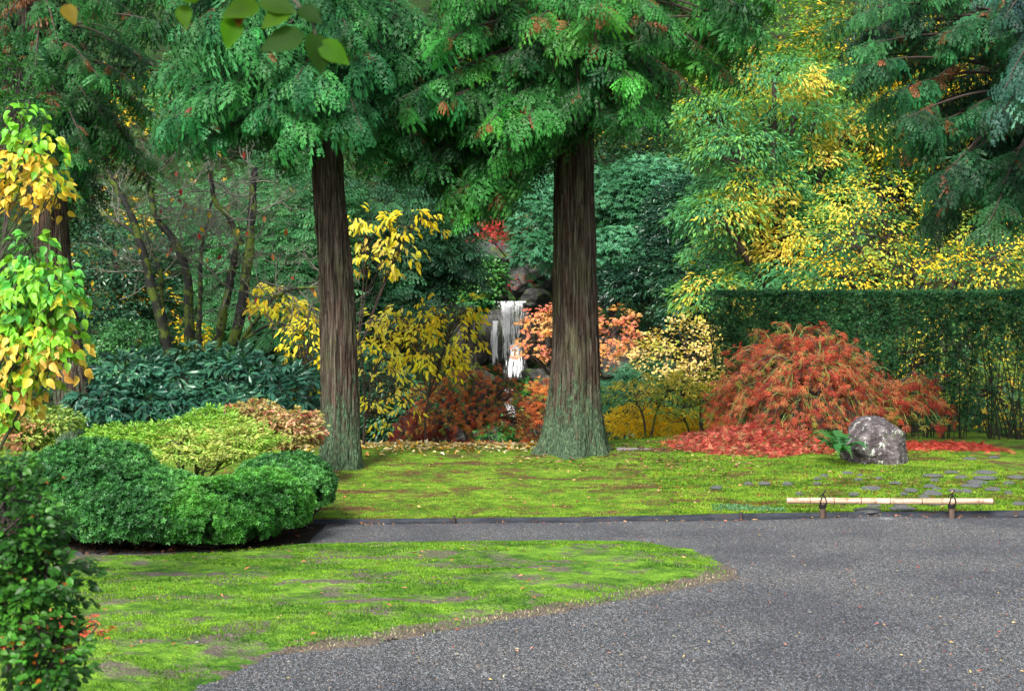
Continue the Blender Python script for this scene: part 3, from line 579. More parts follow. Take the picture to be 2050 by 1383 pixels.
def cedar(label, tpath, rads, flare, seed, boughs, trunkD, roots=(), group=None, brown=.06, pal=CEDAR, nind=300, size=(.30, .52), tones=.96, name='cedar_tree'):
    path = np.array(tpath); base = path[0].copy(); base[2] = float(g(base[0], base[1])); t = thing(name, label, 'tree', base, group)
    path[0, 2] -= .25
    tm_ = trunk_mesh(path, rads, flare, seed, roots=roots); tm_.build('trunk', M['bark'], t, smooth=True)
    rs_ = np.random.RandomState(seed); sm = MB(); V_, ax_ = tm_.V, tm_.ax; nr, nsg = V_.shape[:2]
    for _ in range(520):
        j = rs_.randint(nsg); w_ = rs_.choice([1, 1, 2, 3]); L_ = rs_.randint(4, 22); i0 = rs_.randint(2, nr - L_ - 1); ii = np.arange(i0, i0 + L_); dr = rs_.choice([-1, 0, 0, 1])
        jj = (j + (dr * np.arange(L_) // 7)) % nsg; a_, b_ = V_[ii, jj], V_[ii, (jj + w_) % nsg]; m_ = V_[ii, (jj + w_ // 2) % nsg] if w_ > 1 else (a_ + b_) / 2; out_ = m_ - ax_[ii]; out_[:, 2] = 0; out_ = norm(out_)
        lift = rs_.uniform(.005, .013) * np.minimum(1, np.minimum(np.arange(L_) + .3, (L_ - 1 - np.arange(L_)) + .3) / 2) * (1 + (rs_.rand() < .12) * np.linspace(0, 2, L_)); tp_ = np.clip(np.minimum(np.arange(L_), L_ - 1 - np.arange(L_)) / 3.0, .1, 1)[:, None]
        m2 = m_ + out_ * lift[:, None]; A_ = m2 + (a_ - m_) * tp_ * .8; B_ = m2 + (b_ - m_) * tp_ * .8; A0 = A_ - out_ * .02; B0 = B_ - out_ * .02; W_ = np.stack([A0, A_, B_, B0], 1).reshape(-1, 3)
        q_ = np.arange(L_ - 1)[:, None] * 4; c_ = np.arange(3)[None]; sm.add(W_, np.stack([q_ + c_, q_ + c_ + 1, q_ + c_ + 5, q_ + c_ + 4], -1).reshape(-1, 4))
    tag(sm.build('bark_strips', M['bark'], t), kind='stuff')
    pos, dd, nn, ss, cc = [], [], [], [], []; lm = MB(); tp = smoothpath(path, 100)
    for poly, nb, dlo, dhi in boughs:
        E = sample_poly(poly, nb)
        for ex, ey in E:
            D = rnd(dlo, dhi); e = P(ex, ey, D); zt = min(e[2] + rnd(.1, .9), tp[-1, 2]); zt = zt if zt > 4.1 else 4.1 + rnd(0, .9); a = tp[np.argmin(abs(tp[:, 2] - zt))]
            h = e - a; h[2] = 0; Lh = np.linalg.norm(h) + .01; m1 = a + h * .35 + [0, 0, .25]; m2 = a + h * .8 + [0, 0, e[2] - a[2] + .30]; q = bez(a, m1, m2, e, 14)
            tube(lm, q, np.linspace(.012 + .005 * Lh, .005, 14), 5, (.055, .04, .032), False)
            L = min(.95, Lh * .75); ns = int(7 + 9 * L / .95); tt = 1 - rnd(0, 1, ns) ** .9 * min(.95, L / Lh); ip = np.clip(tt * 13, 0, 12.999); i0 = ip.astype(int); fr = (ip - i0)[:, None]
            pp = q[i0] * (1 - fr) + q[i0 + 1] * fr; tg = norm(q[i0 + 1] - q[i0]); sd_ = np.where(RNG.random(ns) < .5, -1, 1)[:, None]; side = norm(np.cross(tg, [0, 0, 1.0])) * sd_
            d = norm(tg * rnd(.3, 1.0, (ns, 1)) + side * rnd(.3, 1.0, (ns, 1)) + np.array([0, -.25, -.25]) + RNG.normal(0, .18, (ns, 3)))
            nrm = norm(np.array([0, -.45, 1.0]) + RNG.normal(0, .32, (ns, 3))); s = rnd(size[0], size[1], ns) * rnd(.75, 1.25) * (1.05 - .25 * tt)
            c0 = pal_pick(pal, 1)[0] * rnd(.65, 1.4); c = jit(np.tile(c0, (ns, 1)), .18) * tones; bm = RNG.random(ns) < (brown if RNG.random() > .12 else brown * 5)
            c[bm] = jit(np.tile(BROWN, (bm.sum(), 1)), .4); s[bm] *= .6
            pos.append(pp); dd.append(d); nn.append(nrm); ss.append(s); cc.append(c)
    lm.build('limbs', M['branch'], t, smooth=True)
    pos, dd, nn, ss, cc = [np.concatenate(q) for q in (pos, dd, nn, ss, cc)]; sc = pos[:, 1] + 100 * (~inframe(pos, 20)); o = np.argsort(sc); a, b = o[:nind], o[nind:]
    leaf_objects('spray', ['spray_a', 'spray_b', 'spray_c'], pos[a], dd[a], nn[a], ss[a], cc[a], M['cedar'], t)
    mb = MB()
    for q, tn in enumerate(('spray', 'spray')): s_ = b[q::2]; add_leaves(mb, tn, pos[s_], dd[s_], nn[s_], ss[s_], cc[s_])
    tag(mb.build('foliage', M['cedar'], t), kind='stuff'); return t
DL = 16.0; DRt = 17.3
cedar('left one of the two big cedar trunks on the moss bank', [P(679, 935, DL), P(680, 850, DL), P(677, 650, DL), P(668, 500, DL), P(657, 370, DL), P(650, 150, DL), P(645, -250, DL)], [.225, .205, .182, .172, .160, .15, .13], .05, 11,
      [([(330, 40), (318, 300), (400, 300), (480, 300), (560, 345), (640, 355), (700, 325), (770, 230), (790, -60), (330, -60)], 135, 14.0, 16.6),
       ([(690, 40), (700, 340), (800, 385), (880, 350), (900, 40)], 66, 15.2, 18.0)], DL, group='tall cedars on the moss bank', pal=[((.024, .155, .036), 3), ((.042, .225, .058), 3), ((.016, .095, .024), 1)])
cedar('right and thicker of the two big cedar trunks, with wide green flared base', [P(1152, 903, DRt), P(1153, 850, DRt), P(1153, 700, DRt), P(1152, 600, DRt), P(1150, 450, DRt), P(1149, 320, DRt), P(1150, 100, DRt), P(1150, -250, DRt)], [.295, .283, .262, .248, .236, .22, .20, .15], .27, 23,
      [([(880, -50), (780, 250), (800, 360), (880, 350), (960, 440), (1000, 430), (1090, 340), (1100, 260), (1200, 270), (1290, 245), (1400, -50)], 190, 14.8, 18.2), ([(1120, 100), (1090, 260), (1150, 290), (1200, 250), (1250, 120)], 18, 15.8, 16.4),
       ([(1300, 30), (1290, 240), (1400, 220), (1480, 190), (1530, 90), (1560, -40)], 36, 15.5, 19), ([(880, 350), (950, 330), (1010, 390), (960, 430), (910, 450)], 22, 15.5, 18), ([(960, 170), (960, 330), (1110, 320), (1110, 170)], 24, 15, 16.5)], DRt,
      roots=[(math.radians(-12), .34, .20), (math.radians(197), .14, .25), (math.radians(262), .10, .22), (math.radians(318), .14, .2), (math.radians(232), .07, .18)], group='tall cedars on the moss bank', brown=.07)
DF = 19.0
cedar('leaning cedar trunk at the far left edge half hidden by yellow green leaves', [P(158, 880, DF), P(140, 760, DF), P(112, 560, DF), P(98, 400, DF), P(88, 200, DF), P(78, 30, DF), P(66, -250, DF)], [.23, .21, .205, .21, .23, .25, .2], .06, 37,
      [([(-60, -60), (-60, 360), (60, 370), (140, 380), (250, 330), (330, 270), (335, -60)], 95, 16.8, 20.5), ([(130, 330), (130, 480), (200, 470), (260, 380), (330, 330), (330, 270)], 12, 18, 21)], DF, group='tall cedars on the moss bank', pal=[((.017, .10, .020), 3), ((.028, .15, .034), 2), ((.012, .07, .016), 2)], size=(.3, .48), brown=.08)
# right-hand cedar, trunk just outside the frame
cedar('cedar hanging its dark green boughs into the top right corner over the hedge', [P(2125, 880, 17.6), P(2120, 600, 17.6), P(2120, 300, 17.6), P(2115, -250, 17.6)], [.25, .23, .21, .17], .1, 41,
      [([(1700, -60), (1660, 90), (1700, 250), (1790, 320), (1830, 330), (1780, 420), (1840, 490), (1930, 510), (2100, 500), (2100, -60)], 125, 14.6, 18.6)], 17.6, group='tall cedars on the moss bank', pal=[((.022, .12, .04), 3), ((.035, .17, .05), 2), ((.02, .08, .03), 2)], brown=.08)
# blue green conifer in the top right corner
cedar('blue green conifer with fine drooping shoots in the upper right corner', [P(2160, 880, 14.6), P(2155, 500, 14.6), P(2155, -250, 14.6)], [.14, .12, .09], .04, 43,
      [([(1930, 40), (1920, 210), (1990, 240), (2090, 300), (2100, -40), (1990, -40)], 12, 13.4, 14.4)], 14.6, pal=[((.03, .11, .075), 2), ((.045, .14, .10), 1)], brown=.01, nind=110, size=(.22, .36), name='blue_conifer')

# ================================================================== general leafy plants
BR = (.045, .035, .03)
def leafy(name, label, cat, ells, base, tname, size, ntw, k, pal, mat='leaf', rt=.22, droop=.3, nind=0, indname='leaf', indt=None, pnoise=.8, up=(0, -.3, 1.0), jitn=.35, thick=.22, stem=(.05, .02), nbr=14, barkmat='branch', barkcol=BR, stemname='trunk', group=None, gap=0.0, jl=.2, hang=0.0, flat=.55, front=.5, multi=None, zb=0.0, accent=None):
    base = np.array(base, float); t = thing(name, label, cat, base, group)
    E = [(P(x, y, D), np.array([rx * D / F, rd, ry * D / F])) for x, y, rx, ry, D, rd in ells]
    w = np.array([(e[1][0] * e[1][2] + e[1][1] * e[1][0]) for e in E]); w = w / w.sum(); pts, outs = [], []
    for (c, r), q in zip(E, w):
        m = max(2, int(ntw * q)); u = norm(RNG.normal(size=(m * 3, 3))); keep = ~((u[:, 1] > .25) & (RNG.random(m * 3) < front)) & ~((u[:, 2] < -.5) & (RNG.random(m * 3) < .6)); u = u[keep][:m]
        rad = np.clip(1 - abs(RNG.normal(0, thick, len(u))), .15, 1) * (1 + .28 * fbm(u[:, 0] * 2.5 + c[0] * 3, u[:, 1] * 2.5, u[:, 2] * 2.5 + c[2], seed=5))
        p = c + u * r * rad[:, None]
        if gap > 0: kk = fbm(p[:, 0] * 2.4, p[:, 1] * 2.4, p[:, 2] * 3.4, o=3, seed=61) > -.45 + gap; p, u = p[kk], u[kk]
        pts.append(p); outs.append(norm(u * np.array([1, 1, .5])))
    tw = np.concatenate(pts); ou = np.concatenate(outs); n = len(tw)
    cr = np.clip(.5 + pnoise * fbm(tw[:, 0] * 1.1, tw[:, 1] * 1.1, tw[:, 2] * 1.6, seed=hash(name) % 1 + int(base[0] * 7) % 50) * 1.3 + rnd(-.22, .22, n) * (1.2 if pnoise < 1 else .6), 0, .9999)
    if zb: z_ = tw[:, 2]; cr = np.clip(cr + zb * ((z_ - z_.min()) / (np.ptp(z_) + 1e-6) - .5), 0, .9999)
    c0 = pal_pick(pal, n, cr)
    # leaves round each twig end, in a flattened drooping layer
    tdir = norm(ou + np.array([0, -.15, -hang]) + RNG.normal(0, .35, (n, 3)))
    a = rnd(-1, 1, (n, k)); s_ = rnd(.15, 1, (n, k)); side = norm(np.cross(tdir, [0, 0, 1.0]))
    off = tdir[:, None] * (s_ * rt)[..., None] + side[:, None] * (a * rt * .7)[..., None] + np.array([0, 0, 1.0]) * ((-droop * s_ ** 2 + rnd(-.5, .5, (n, k)) * (1 - flat)) * rt)[..., None]
    pos = (tw[:, None] + off).reshape(-1, 3); d = norm(tdir[:, None] * .8 + side[:, None] * a[..., None] * 1.0 + np.array([0, 0, -droop]) + RNG.normal(0, .25, (n, k, 3))).reshape(-1, 3)
    nn = norm(np.array(up) + ou[:, None] * .5 + RNG.normal(0, jitn, (n, k, 3))).reshape(-1, 3); cc = jit(np.repeat(c0, k, 0), jl); am = RNG.random(len(cc)) < (accent[1] if accent else 0); cc[am] = accent[0] if accent else 0; sz = rnd(size[0], size[1], n * k)
    sc = pos[:, 1] + 100 * (~inframe(pos, 5)); o = np.argsort(sc + rnd(0, .6, len(sc))); ia, ib = o[:nind], o[nind:]
    if nind: leaf_objects(indname, indt or [tname], pos[ia], d[ia], nn[ia], sz[ia], cc[ia], M[mat], t)
    if len(ib): mb = MB(); add_leaves(mb, tname, pos[ib], d[ib], nn[ib], sz[ib], cc[ib]); tag(mb.build('foliage', M[mat], t), kind='stuff')
    mb = MB(); starts = multi or [base]
    if cat == 'tree' and not multi:
        mc = np.mean([e[0] for e in E], 0); fk = base + np.array([(mc[0] - base[0]) * .15, 0, (mc[2] - base[2]) * .42]); tube(mb, smoothpath([base - [0, 0, .15], (base + fk) / 2 + RNG.normal(0, .02, 3), fk], 8), np.linspace(stem[0], stem[0] * .8, 8), 8, barkcol, False); starts = [fk]
    for c, r in E:
        b0 = np.array(starts[int(np.argmin([abs(c[0] - np.array(s)[0]) for s in starts]))], float); isf = cat == 'tree' and not multi; mid = b0 * .45 + c * .55; mid[0] = b0[0] * .55 + c[0] * .45; path = smoothpath([b0 - [0, 0, 0 if isf else .1], mid + RNG.normal(0, .06, 3), c + np.array([0, 0, r[2] * .1])], 10); tube(mb, path, np.linspace(stem[0] * (.6 if isf else 1), stem[1], 10), 7, barkcol, False)
        near = np.where(np.linalg.norm((tw - c) / r, axis=1) < 1.5)[0]
        if len(near) and nbr:
            for j in RNG.choice(near, min(nbr, len(near)), replace=False):
                e = tw[j]; st = path[RNG.integers(5, 10)]; m = (st + e) / 2 + RNG.normal(0, .05, 3) + [0, 0, .12 * r[2]]; tube(mb, smoothpath([st, m, e], 7), np.linspace(stem[1] * .6, .004, 7), 4, barkcol, False)
    mb.build(stemname, M[barkmat], t, smooth=True); return t
def gp(px, D, dz=0): X = (px - 1025) * D / F; return np.array([X, D, float(g(X, D)) + dz])
G1 = [((.02, .075, .03), 3), ((.035, .12, .045), 3), ((.06, .17, .06), 2)]
GB = [((.04, .16, .07), 3), ((.065, .24, .12), 3), ((.11, .33, .17), 1)]
GY = [((.03, .10, .03), 3), ((.06, .17, .04), 3), ((.42, .30, .02), 1.2)]
YEL = [((.50, .58, .05), .8), ((.88, .68, .02), 3), ((.93, .80, .06), 4), ((.88, .74, .14), 2)]

# far hillside trees (D 40..56) filling the slope
FAR = [(-60, 150, 'dark'), (110, 420, 'yg'), (90, 180, 'dark'), (270, 250, 'gold'), (330, 520, 'mid'), (480, 160, 'mid'), (560, 440, 'mid'), (660, 250, 'dark'), (760, 480, 'dark'), (840, 170, 'mid'), (960, 320, 'dark'), (1080, 120, 'gold'), (1180, 300, 'dark'), (1270, 470, 'dark'), (1330, 160, 'mid'), (1430, 330, 'yg'), (1560, 130, 'lime'), (1700, 260, 'lime'), (1740, 60, 'yg'), (1880, 180, 'gold'), (1950, 400, 'yg'), (2080, 150, 'mid'), (2100, 420, 'yg'), (1010, 470, 'dark'), (200, 640, 'dark'), (430, 640, 'mid')]
FL = {'dark': ('dark green', [((.012, .05, .02), 3), ((.022, .08, .03), 3), ((.04, .13, .05), 1)]), 'mid': ('mid green', [((.025, .11, .03), 2), ((.06, .22, .06), 3), ((.13, .34, .10), 1.4)]), 'yg': ('yellow flecked green', [((.03, .11, .02), 3), ((.09, .24, .04), 3), ((.7, .52, .04), 1.5)]), 'gold': ('golden', [((.05, .15, .02), 3), ((.72, .52, .03), 2), ((.4, .36, .03), 1)]), 'lime': ('lime and yellow', [((.07, .24, .04), 3), ((.20, .44, .06), 3), ((.65, .60, .06), 2), ((.80, .52, .04), .8)])}
FARLAB = ['dark tree high at the far left edge on the back slope', 'yellow flecked tree seen between the leaning cedar and the bare stems', 'dark tree in deep shade behind the top of the leaning cedar', 'golden autumn tree glinting behind the upper left cedar boughs', 'mid green tree low behind the left clump of bare stems', 'mid green tree high behind the left side of the left big cedar crown', 'mid green tree behind the dark forking bare stems', 'dark tree hidden behind the crown of the left big cedar', 'dark tree low on the slope just right of the left big trunk', 'mid green tree high between the two big cedar crowns', 'dark tree in the gap between the cedar crowns above the camellia', 'golden tree behind the top of the right big cedar crown', 'dark tree just right of the right big cedar trunk, midway up', 'dark tree low behind the blue green maple', 'mid green tree behind the right side of the right big cedar crown', 'yellow flecked tree on the slope left of the layered katsura', 'lime green and yellow tree high on the slope left of the corner boughs', 'lime green tree with yellow tiers behind the top of the katsura', 'yellow flecked tree at the very top edge beside the right corner boughs', 'golden tree behind the right corner cedar boughs', 'yellow flecked tree behind the cherry and the hedge', 'mid green tree at the top right edge behind the blue green conifer', 'yellow flecked tree at the right edge above the hedge', 'dark tree in shadow straight above the waterfall', 'dark tree low behind the broad leaved shrub at the left edge', 'mid green tree low behind the rhododendron and the dark stems']
for i, (x, y, kd) in enumerate(FAR):
    D = 42 + (i * 37 % 13); r = 120 + (i * 53 % 50); pn, pl = FL[kd]; b = gp(x, D)
    leafy('hillside_tree', FARLAB[i], 'tree', [(x, y, r, r * .8, D, 2.2), (x + 50, y + 70, r * .8, r * .6, D - .8, 1.8), (x - 60, y + 60, r * .8, r * .6, D - .5, 1.8)], b, 'diamond', (.11, .20), 1150, 7, pl, 'soft' if kd in ('gold', 'lime') else 'leaf', rt=.55, droop=.35, nbr=4, stem=(.16, .07), group='trees on the far hillside', thick=.16, flat=.75)
n = 9000; X = rnd(-22, 20, n); Y = rnd(24, 52, n); k = ~((abs(X) < 1.6) & (Y > 30) & (Y < 41)); X, Y = X[k], Y[k]; n = len(X); mb = MB()
add_leaves(mb, 'whorl', np.stack([X, Y, g(X, Y) + rnd(.0, .35, n)], -1), norm(RNG.normal(0, 1, (n, 3)) * [1, 1, .3]), norm(np.array([0, -.5, 1]) + RNG.normal(0, .3, (n, 3))), rnd(.1, .22, n), jit(pal_pick(G1 + [((.4, .26, .02), .5)], n), .3)); tag(mb.build('ground_cover', M['leaf']), 'dark leafy ground cover spread over the wooded slope', 'ground cover', kind='stuff')

# ================================================================== waterfall and its rocks
wfr = [  # px, py, rx, ry, D, depth, label
 (1000, 690, 75, 95, 38.3, .9, 'tall dark wet cliff rock behind the main waterfall'), (1065, 650, 45, 60, 38.6, .8, 'dark rock on the right edge of the waterfall'), (938, 700, 45, 70, 38.0, .8, 'shadowed rock wall left of the waterfall behind yellow leaves'), (1072, 600, 32, 26, 37.6, .5, 'square grey boulder at the upper right lip of the waterfall'), (1037, 568, 36, 32, 38.4, .5, 'rounded grey rock above the centre of the waterfall'), (1062, 545, 36, 36, 39.6, .6, 'moss covered green boulder above the waterfall'), (1000, 590, 22, 18, 38.2, .4, 'small grey rock at the upper left lip of the waterfall'), (1105, 690, 40, 45, 36.2, .7, 'mossy dark rock behind the right trunk beside the waterfall'), (1090, 760, 46, 32, 35.2, .6, 'flat dark rock at the foot of the waterfall on the right'), (965, 770, 40, 30, 35.6, .6, 'dark rock at the foot of the waterfall on the left'), (1010, 845, 55, 30, 32.5, .6, 'low rock under the lower cascade'), (930, 870, 70, 25, 31, .6, 'long low rock behind the twisted maple trunk'), (1085, 810, 40, 26, 33.2, .6, 'layered dark ledge right of the lower cascade'), (1230, 720, 60, 50, 34, .7, 'dark rock under the pink maple right of the right trunk'), (1100, 500, 55, 45, 41.5, .8, 'dark rock face high above the waterfall'), (980, 520, 60, 40, 41.5, .8, 'black rock in the shade above the camellia'), (1095, 560, 20, 30, 40.4, .4, 'narrow rock beside the upper little fall'), (1075, 868, 45, 18, 30, .5, 'grey stone at the pond edge left of the right trunk base')]
for i, (x, y, rx, ry, D, dd, lb) in enumerate(wfr):
    c = P(x, y, D); rock('rock', c, (rx * D / F, dd, ry * D / F), 60 + i, M['rock'], 4, None, lb, 'rock', .3, 9, .12, group='rocks of the waterfall')
tag(grid(np.linspace(-4, 4, 12), np.linspace(24, 34.5, 12), lambda X, Y: X * 0 - 1.12, M['pond'], 'pond'), kind='structure')
wf = thing('waterfall', 'white waterfall dropping in thin strands over dark rock behind the maples', 'waterfall', P(1020, 750, 37.2))
def strands(x0, x1, y0, y1, D0, D1, nst, w, wave=1.0, name='water_strand', spread=0, jy=6):
    for i in range(nst):
        a = x0 + (x1 - x0) * (i + .5) / nst + rnd(-2, 2); yb = y1 + rnd(-jy, jy); m = 14; tt = np.linspace(0, 1, m); px = a + spread * (a - (x0 + x1) / 2) * tt ** 2 + wave * 1.6 * np.sin(tt * rnd(4, 9) + rnd(0, 6)) * tt; py = y0 + (yb - y0) * tt; D = D0 + (D1 - D0) * np.sqrt(tt)
        pts = np.array([P(q, r, d) for q, r, d in zip(px, py, D)]); ww = rnd(w * .5, w * 1.4) * D0 / F * (1 + .8 * tt) * (1 + .3 * np.sin(tt * 12 + i)); V = []
        for p, q in zip(pts, ww): V += [p + [-q, .01, 0], p + [0, -q * .6, 0], p + [q, .01, 0]]
        f = [];
        for j in range(m - 1): b = j * 3; f += [[b, b + 1, b + 4, b + 3], [b + 1, b + 2, b + 5, b + 4]]
        mb = MB(); mb.add(V, f); mb.build(name, M['water'], wf, smooth=True)
def sheet(xa0, xa1, xb0, xb1, y0, y1, D0, D1, name='water_sheet', nu=26, nv=34, rough=.03, fan=1.5):
    u, v = np.meshgrid(np.linspace(0, 1, nu), np.linspace(0, 1, nv)); sp = v ** fan; x0 = xa0 + (xb0 - xa0) * sp; x1 = xa1 + (xb1 - xa1) * sp
    px = x0 + (x1 - x0) * u; py = y0 + (y1 - y0) * v; D = D0 + (D1 - D0) * np.sqrt(v) + rough * 2.5 * fbm(px * .25, v * 1.5, o=3, seed=int(xa0)) * np.minimum(1, v * 4)
    px = px + 1.5 * fbm(v * 6, u * 3, o=2, seed=int(xa0) + 1); V = np.stack([(px - 1025) * D / F, D, 1.6 + (691.5 - py) * D / F], -1).reshape(-1, 3)
    e = np.minimum(np.minimum(u, 1 - u) * 3.2, 1) ** .7 * np.minimum(1, (1 - v) * 3.5) ** .7 ; e = np.clip(e, 0, 1); c = np.stack([e, v, u], -1).reshape(-1, 3)
    i = np.arange(nv - 1)[:, None] * nu + np.arange(nu - 1)[None]; f = np.stack([i, i + 1, i + nu + 1, i + nu], -1).reshape(-1, 4)
    mb = MB(); mb.add(V, f, c); return mb.build(name, M['water'], wf, smooth=True)
sheet(988, 1052, 1000, 1050, 605, 722, 37.35, 36.9)
sheet(994, 1048, 1008, 1050, 605, 690, 37.25, 36.8)
sheet(982, 1000, 978, 1002, 642, 732, 37.05, 36.7, nu=14)
sheet(1010, 1046, 1006, 1062, 688, 760, 36.6, 35.9, 'water_splash', fan=1.0, rough=.08)
sheet(1024, 1046, 1020, 1058, 712, 758, 36.3, 35.8, 'water_splash', fan=1.0, rough=.08)
sheet(1010, 1030, 1000, 1036, 778, 855, 33.0, 31.6, 'water_sheet', rough=.09)
sheet(1082, 1102, 1080, 1104, 526, 565, 40.0, 39.8, nu=12)
mb = MB(); lip = np.array([P(q, 605, 37.3) for q in np.linspace(985, 1053, 8)]); tube(mb, lip, .03, 6, (1, 1, 1)); mb.build('water_lip', M['water'], wf, smooth=True)

# ================================================================== middle-distance plants
leafy('camellia', 'round glossy green camellia at the upper left of the waterfall', 'shrub', [(955, 560, 62, 52, 35.5, .8), (935, 600, 50, 35, 35.2, .7)], gp(950, 35.5), 'round', (.07, .12), 900, 7, [((.025, .13, .03), 3), ((.06, .22, .045), 3), ((.15, .34, .07), 1.5)], 'gloss', rt=.13, nbr=5, stem=(.05, .02))
leafy('red_maple', 'crimson leaved maple under the boughs above the waterfall', 'tree', [(1020, 450, 50, 14, 38, .9), (970, 470, 40, 12, 38, .7), (1040, 480, 36, 10, 38, .6), (1035, 560, 12, 12, 36.8, .3)], P(1035, 600, 38.8), 'palm', (.06, .10), 130, 7, [((.42, .03, .035), 3), ((.55, .07, .07), 2), ((.2, .02, .02), 1)], 'soft', rt=.3, nbr=5, stem=(.035, .015), gap=.1)
leafy('blue_green_maple', 'rounded blue green maple with layered foliage right of the right trunk', 'tree', [(1240, 400, 90, 60, 35, 1.3), (1085, 420, 55, 60, 35.5, 1.0), (1260, 490, 80, 50, 34.6, 1.2), (1300, 370, 70, 50, 35, 1.2), (1080, 490, 40, 40, 35, .8)], gp(1235, 35.5), 'palm', (.09, .15), 1700, 8, GB, 'leaf', rt=.34, droop=.45, nbr=6, stem=(.1, .05), flat=.85, thick=.13)
leafy('dark_holly', 'dark glossy evergreen between the blue green maple and the katsura', 'tree', [(1365, 440, 70, 80, 33, 1.1), (1340, 560, 75, 70, 32.5, 1.1), (1255, 575, 50, 45, 33, .9), (1390, 620, 60, 60, 31.5, .9)], gp(1350, 33.5), 'slim', (.10, .17), 2000, 7, [((.012, .05, .028), 3), ((.022, .085, .04), 3), ((.05, .14, .06), 1)], 'gloss', rt=.2, nbr=5, stem=(.1, .05))
leafy('pink_maple', 'salmon pink and orange maple behind the right big trunk', 'tree', [(1090, 626, 24, 8, 29.5, .5), (1080, 652, 28, 9, 29.3, .5), (1078, 682, 32, 9, 29.2, .5), (1064, 712, 26, 7, 29, .4), (1228, 640, 40, 22, 29.5, .7), (1220, 680, 42, 22, 29.3, .7), (1210, 715, 26, 14, 29.3, .6), (1140, 650, 50, 40, 29.8, .8)], gp(1150, 30), 'palm', (.05, .085), 290, 7, [((.78, .20, .13), 2), ((.82, .30, .18), 3), ((.80, .42, .12), 1.6), ((.85, .5, .2), 1)], 'soft', rt=.26, droop=.4, nbr=12, stem=(.05, .02), gap=.17, flat=.85)
leafy('pale_maple', 'pale cream yellow maple left of the hedge', 'tree', [(1370, 690, 70, 50, 26, .8), (1320, 720, 50, 40, 25.8, .7), (1410, 740, 45, 40, 25.6, .6)], gp(1370, 26.2), 'round', (.045, .08), 430, 7, [((.85, .66, .26), 4), ((.80, .70, .16), 2), ((.35, .42, .08), 1.1)], 'soft', rt=.2, nbr=16, stem=(.04, .02), gap=.25)
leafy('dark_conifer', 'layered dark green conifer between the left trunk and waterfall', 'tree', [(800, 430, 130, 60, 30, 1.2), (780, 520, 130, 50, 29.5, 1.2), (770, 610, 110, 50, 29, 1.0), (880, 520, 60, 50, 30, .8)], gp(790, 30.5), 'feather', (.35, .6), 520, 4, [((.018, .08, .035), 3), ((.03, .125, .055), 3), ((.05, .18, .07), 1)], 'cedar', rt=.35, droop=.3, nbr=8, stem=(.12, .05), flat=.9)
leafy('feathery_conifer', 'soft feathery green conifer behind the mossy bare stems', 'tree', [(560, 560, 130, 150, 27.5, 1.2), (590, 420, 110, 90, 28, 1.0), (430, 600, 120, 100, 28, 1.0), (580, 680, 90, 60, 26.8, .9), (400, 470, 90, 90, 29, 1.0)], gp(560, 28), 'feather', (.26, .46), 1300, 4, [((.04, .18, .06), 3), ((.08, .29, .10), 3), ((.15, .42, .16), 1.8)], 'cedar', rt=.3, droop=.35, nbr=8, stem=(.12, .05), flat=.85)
leafy('dark_camellia', 'dark evergreen flecked with yellow leaves behind the leftmost bare stems', 'tree', [(230, 520, 110, 90, 27, 1.2), (200, 620, 100, 60, 26.5, 1.0), (300, 600, 60, 60, 27, .8)], gp(230, 27.5), 'diamond', (.07, .12), 1500, 7, [((.015, .07, .03), 5), ((.03, .11, .05), 4), ((.5, .33, .02), .9)], 'gloss', rt=.2, nbr=6, stem=(.1, .04))
leafy('viburnum', 'rounded mid green shrub at the foot of the bare stems', 'shrub', [(265, 690, 85, 45, 23.5, .8), (215, 740, 60, 50, 23, .7)], gp(260, 23.6), 'diamond', (.05, .085), 1300, 6, [((.025, .12, .03), 3), ((.05, .19, .05), 3), ((.09, .27, .08), 1)], 'gloss', rt=.1, nbr=5, stem=(.04, .02), stemname='stems')
leafy('autumn_shrub', 'yellow leaved sapling glowing low behind the bare stems', 'shrub', [(385, 670, 40, 22, 25, .4), (1000, 700, 2, 2, 37, .1)][:1], gp(385, 25), 'diamond', (.07, .11), 40, 5, YEL, 'soft', rt=.18, nbr=6, stem=(.02, .01))
leafy('laurel', 'dark green laurel filling the gap below the yellow tree', 'shrub', [(740, 780, 80, 80, 24, .7), (800, 840, 70, 50, 23.5, .6), (680, 740, 60, 70, 24.5, .7)], gp(740, 24.3), 'slim', (.09, .15), 900, 7, [((.02, .09, .04), 3), ((.04, .15, .06), 3), ((.07, .22, .09), 1)], 'gloss', rt=.18, nbr=5, stem=(.04, .02))
leafy('juniper', 'blue green juniper low between the right trunk and pale maple', 'shrub', [(1250, 790, 45, 28, 25, .5), (1290, 750, 40, 22, 26, .5)], gp(1255, 25.2), 'feather', (.16, .28), 150, 4, GB, 'cedar', rt=.16, nbr=4, stem=(.03, .015))
leafy('pond_fern', 'green fern clump beside the lower cascade', 'fern', [(1060, 790, 25, 22, 31, .4), (1000, 860, 45, 20, 29.5, .4), (1070, 850, 30, 18, 29, .3)], P(1045, 880, 30.5), 'slim', (.10, .18), 130, 7, [((.04, .18, .03), 3), ((.1, .32, .05), 2)], 'leaf', rt=.15, nbr=3, stem=(.01, .006), stemname='stems')
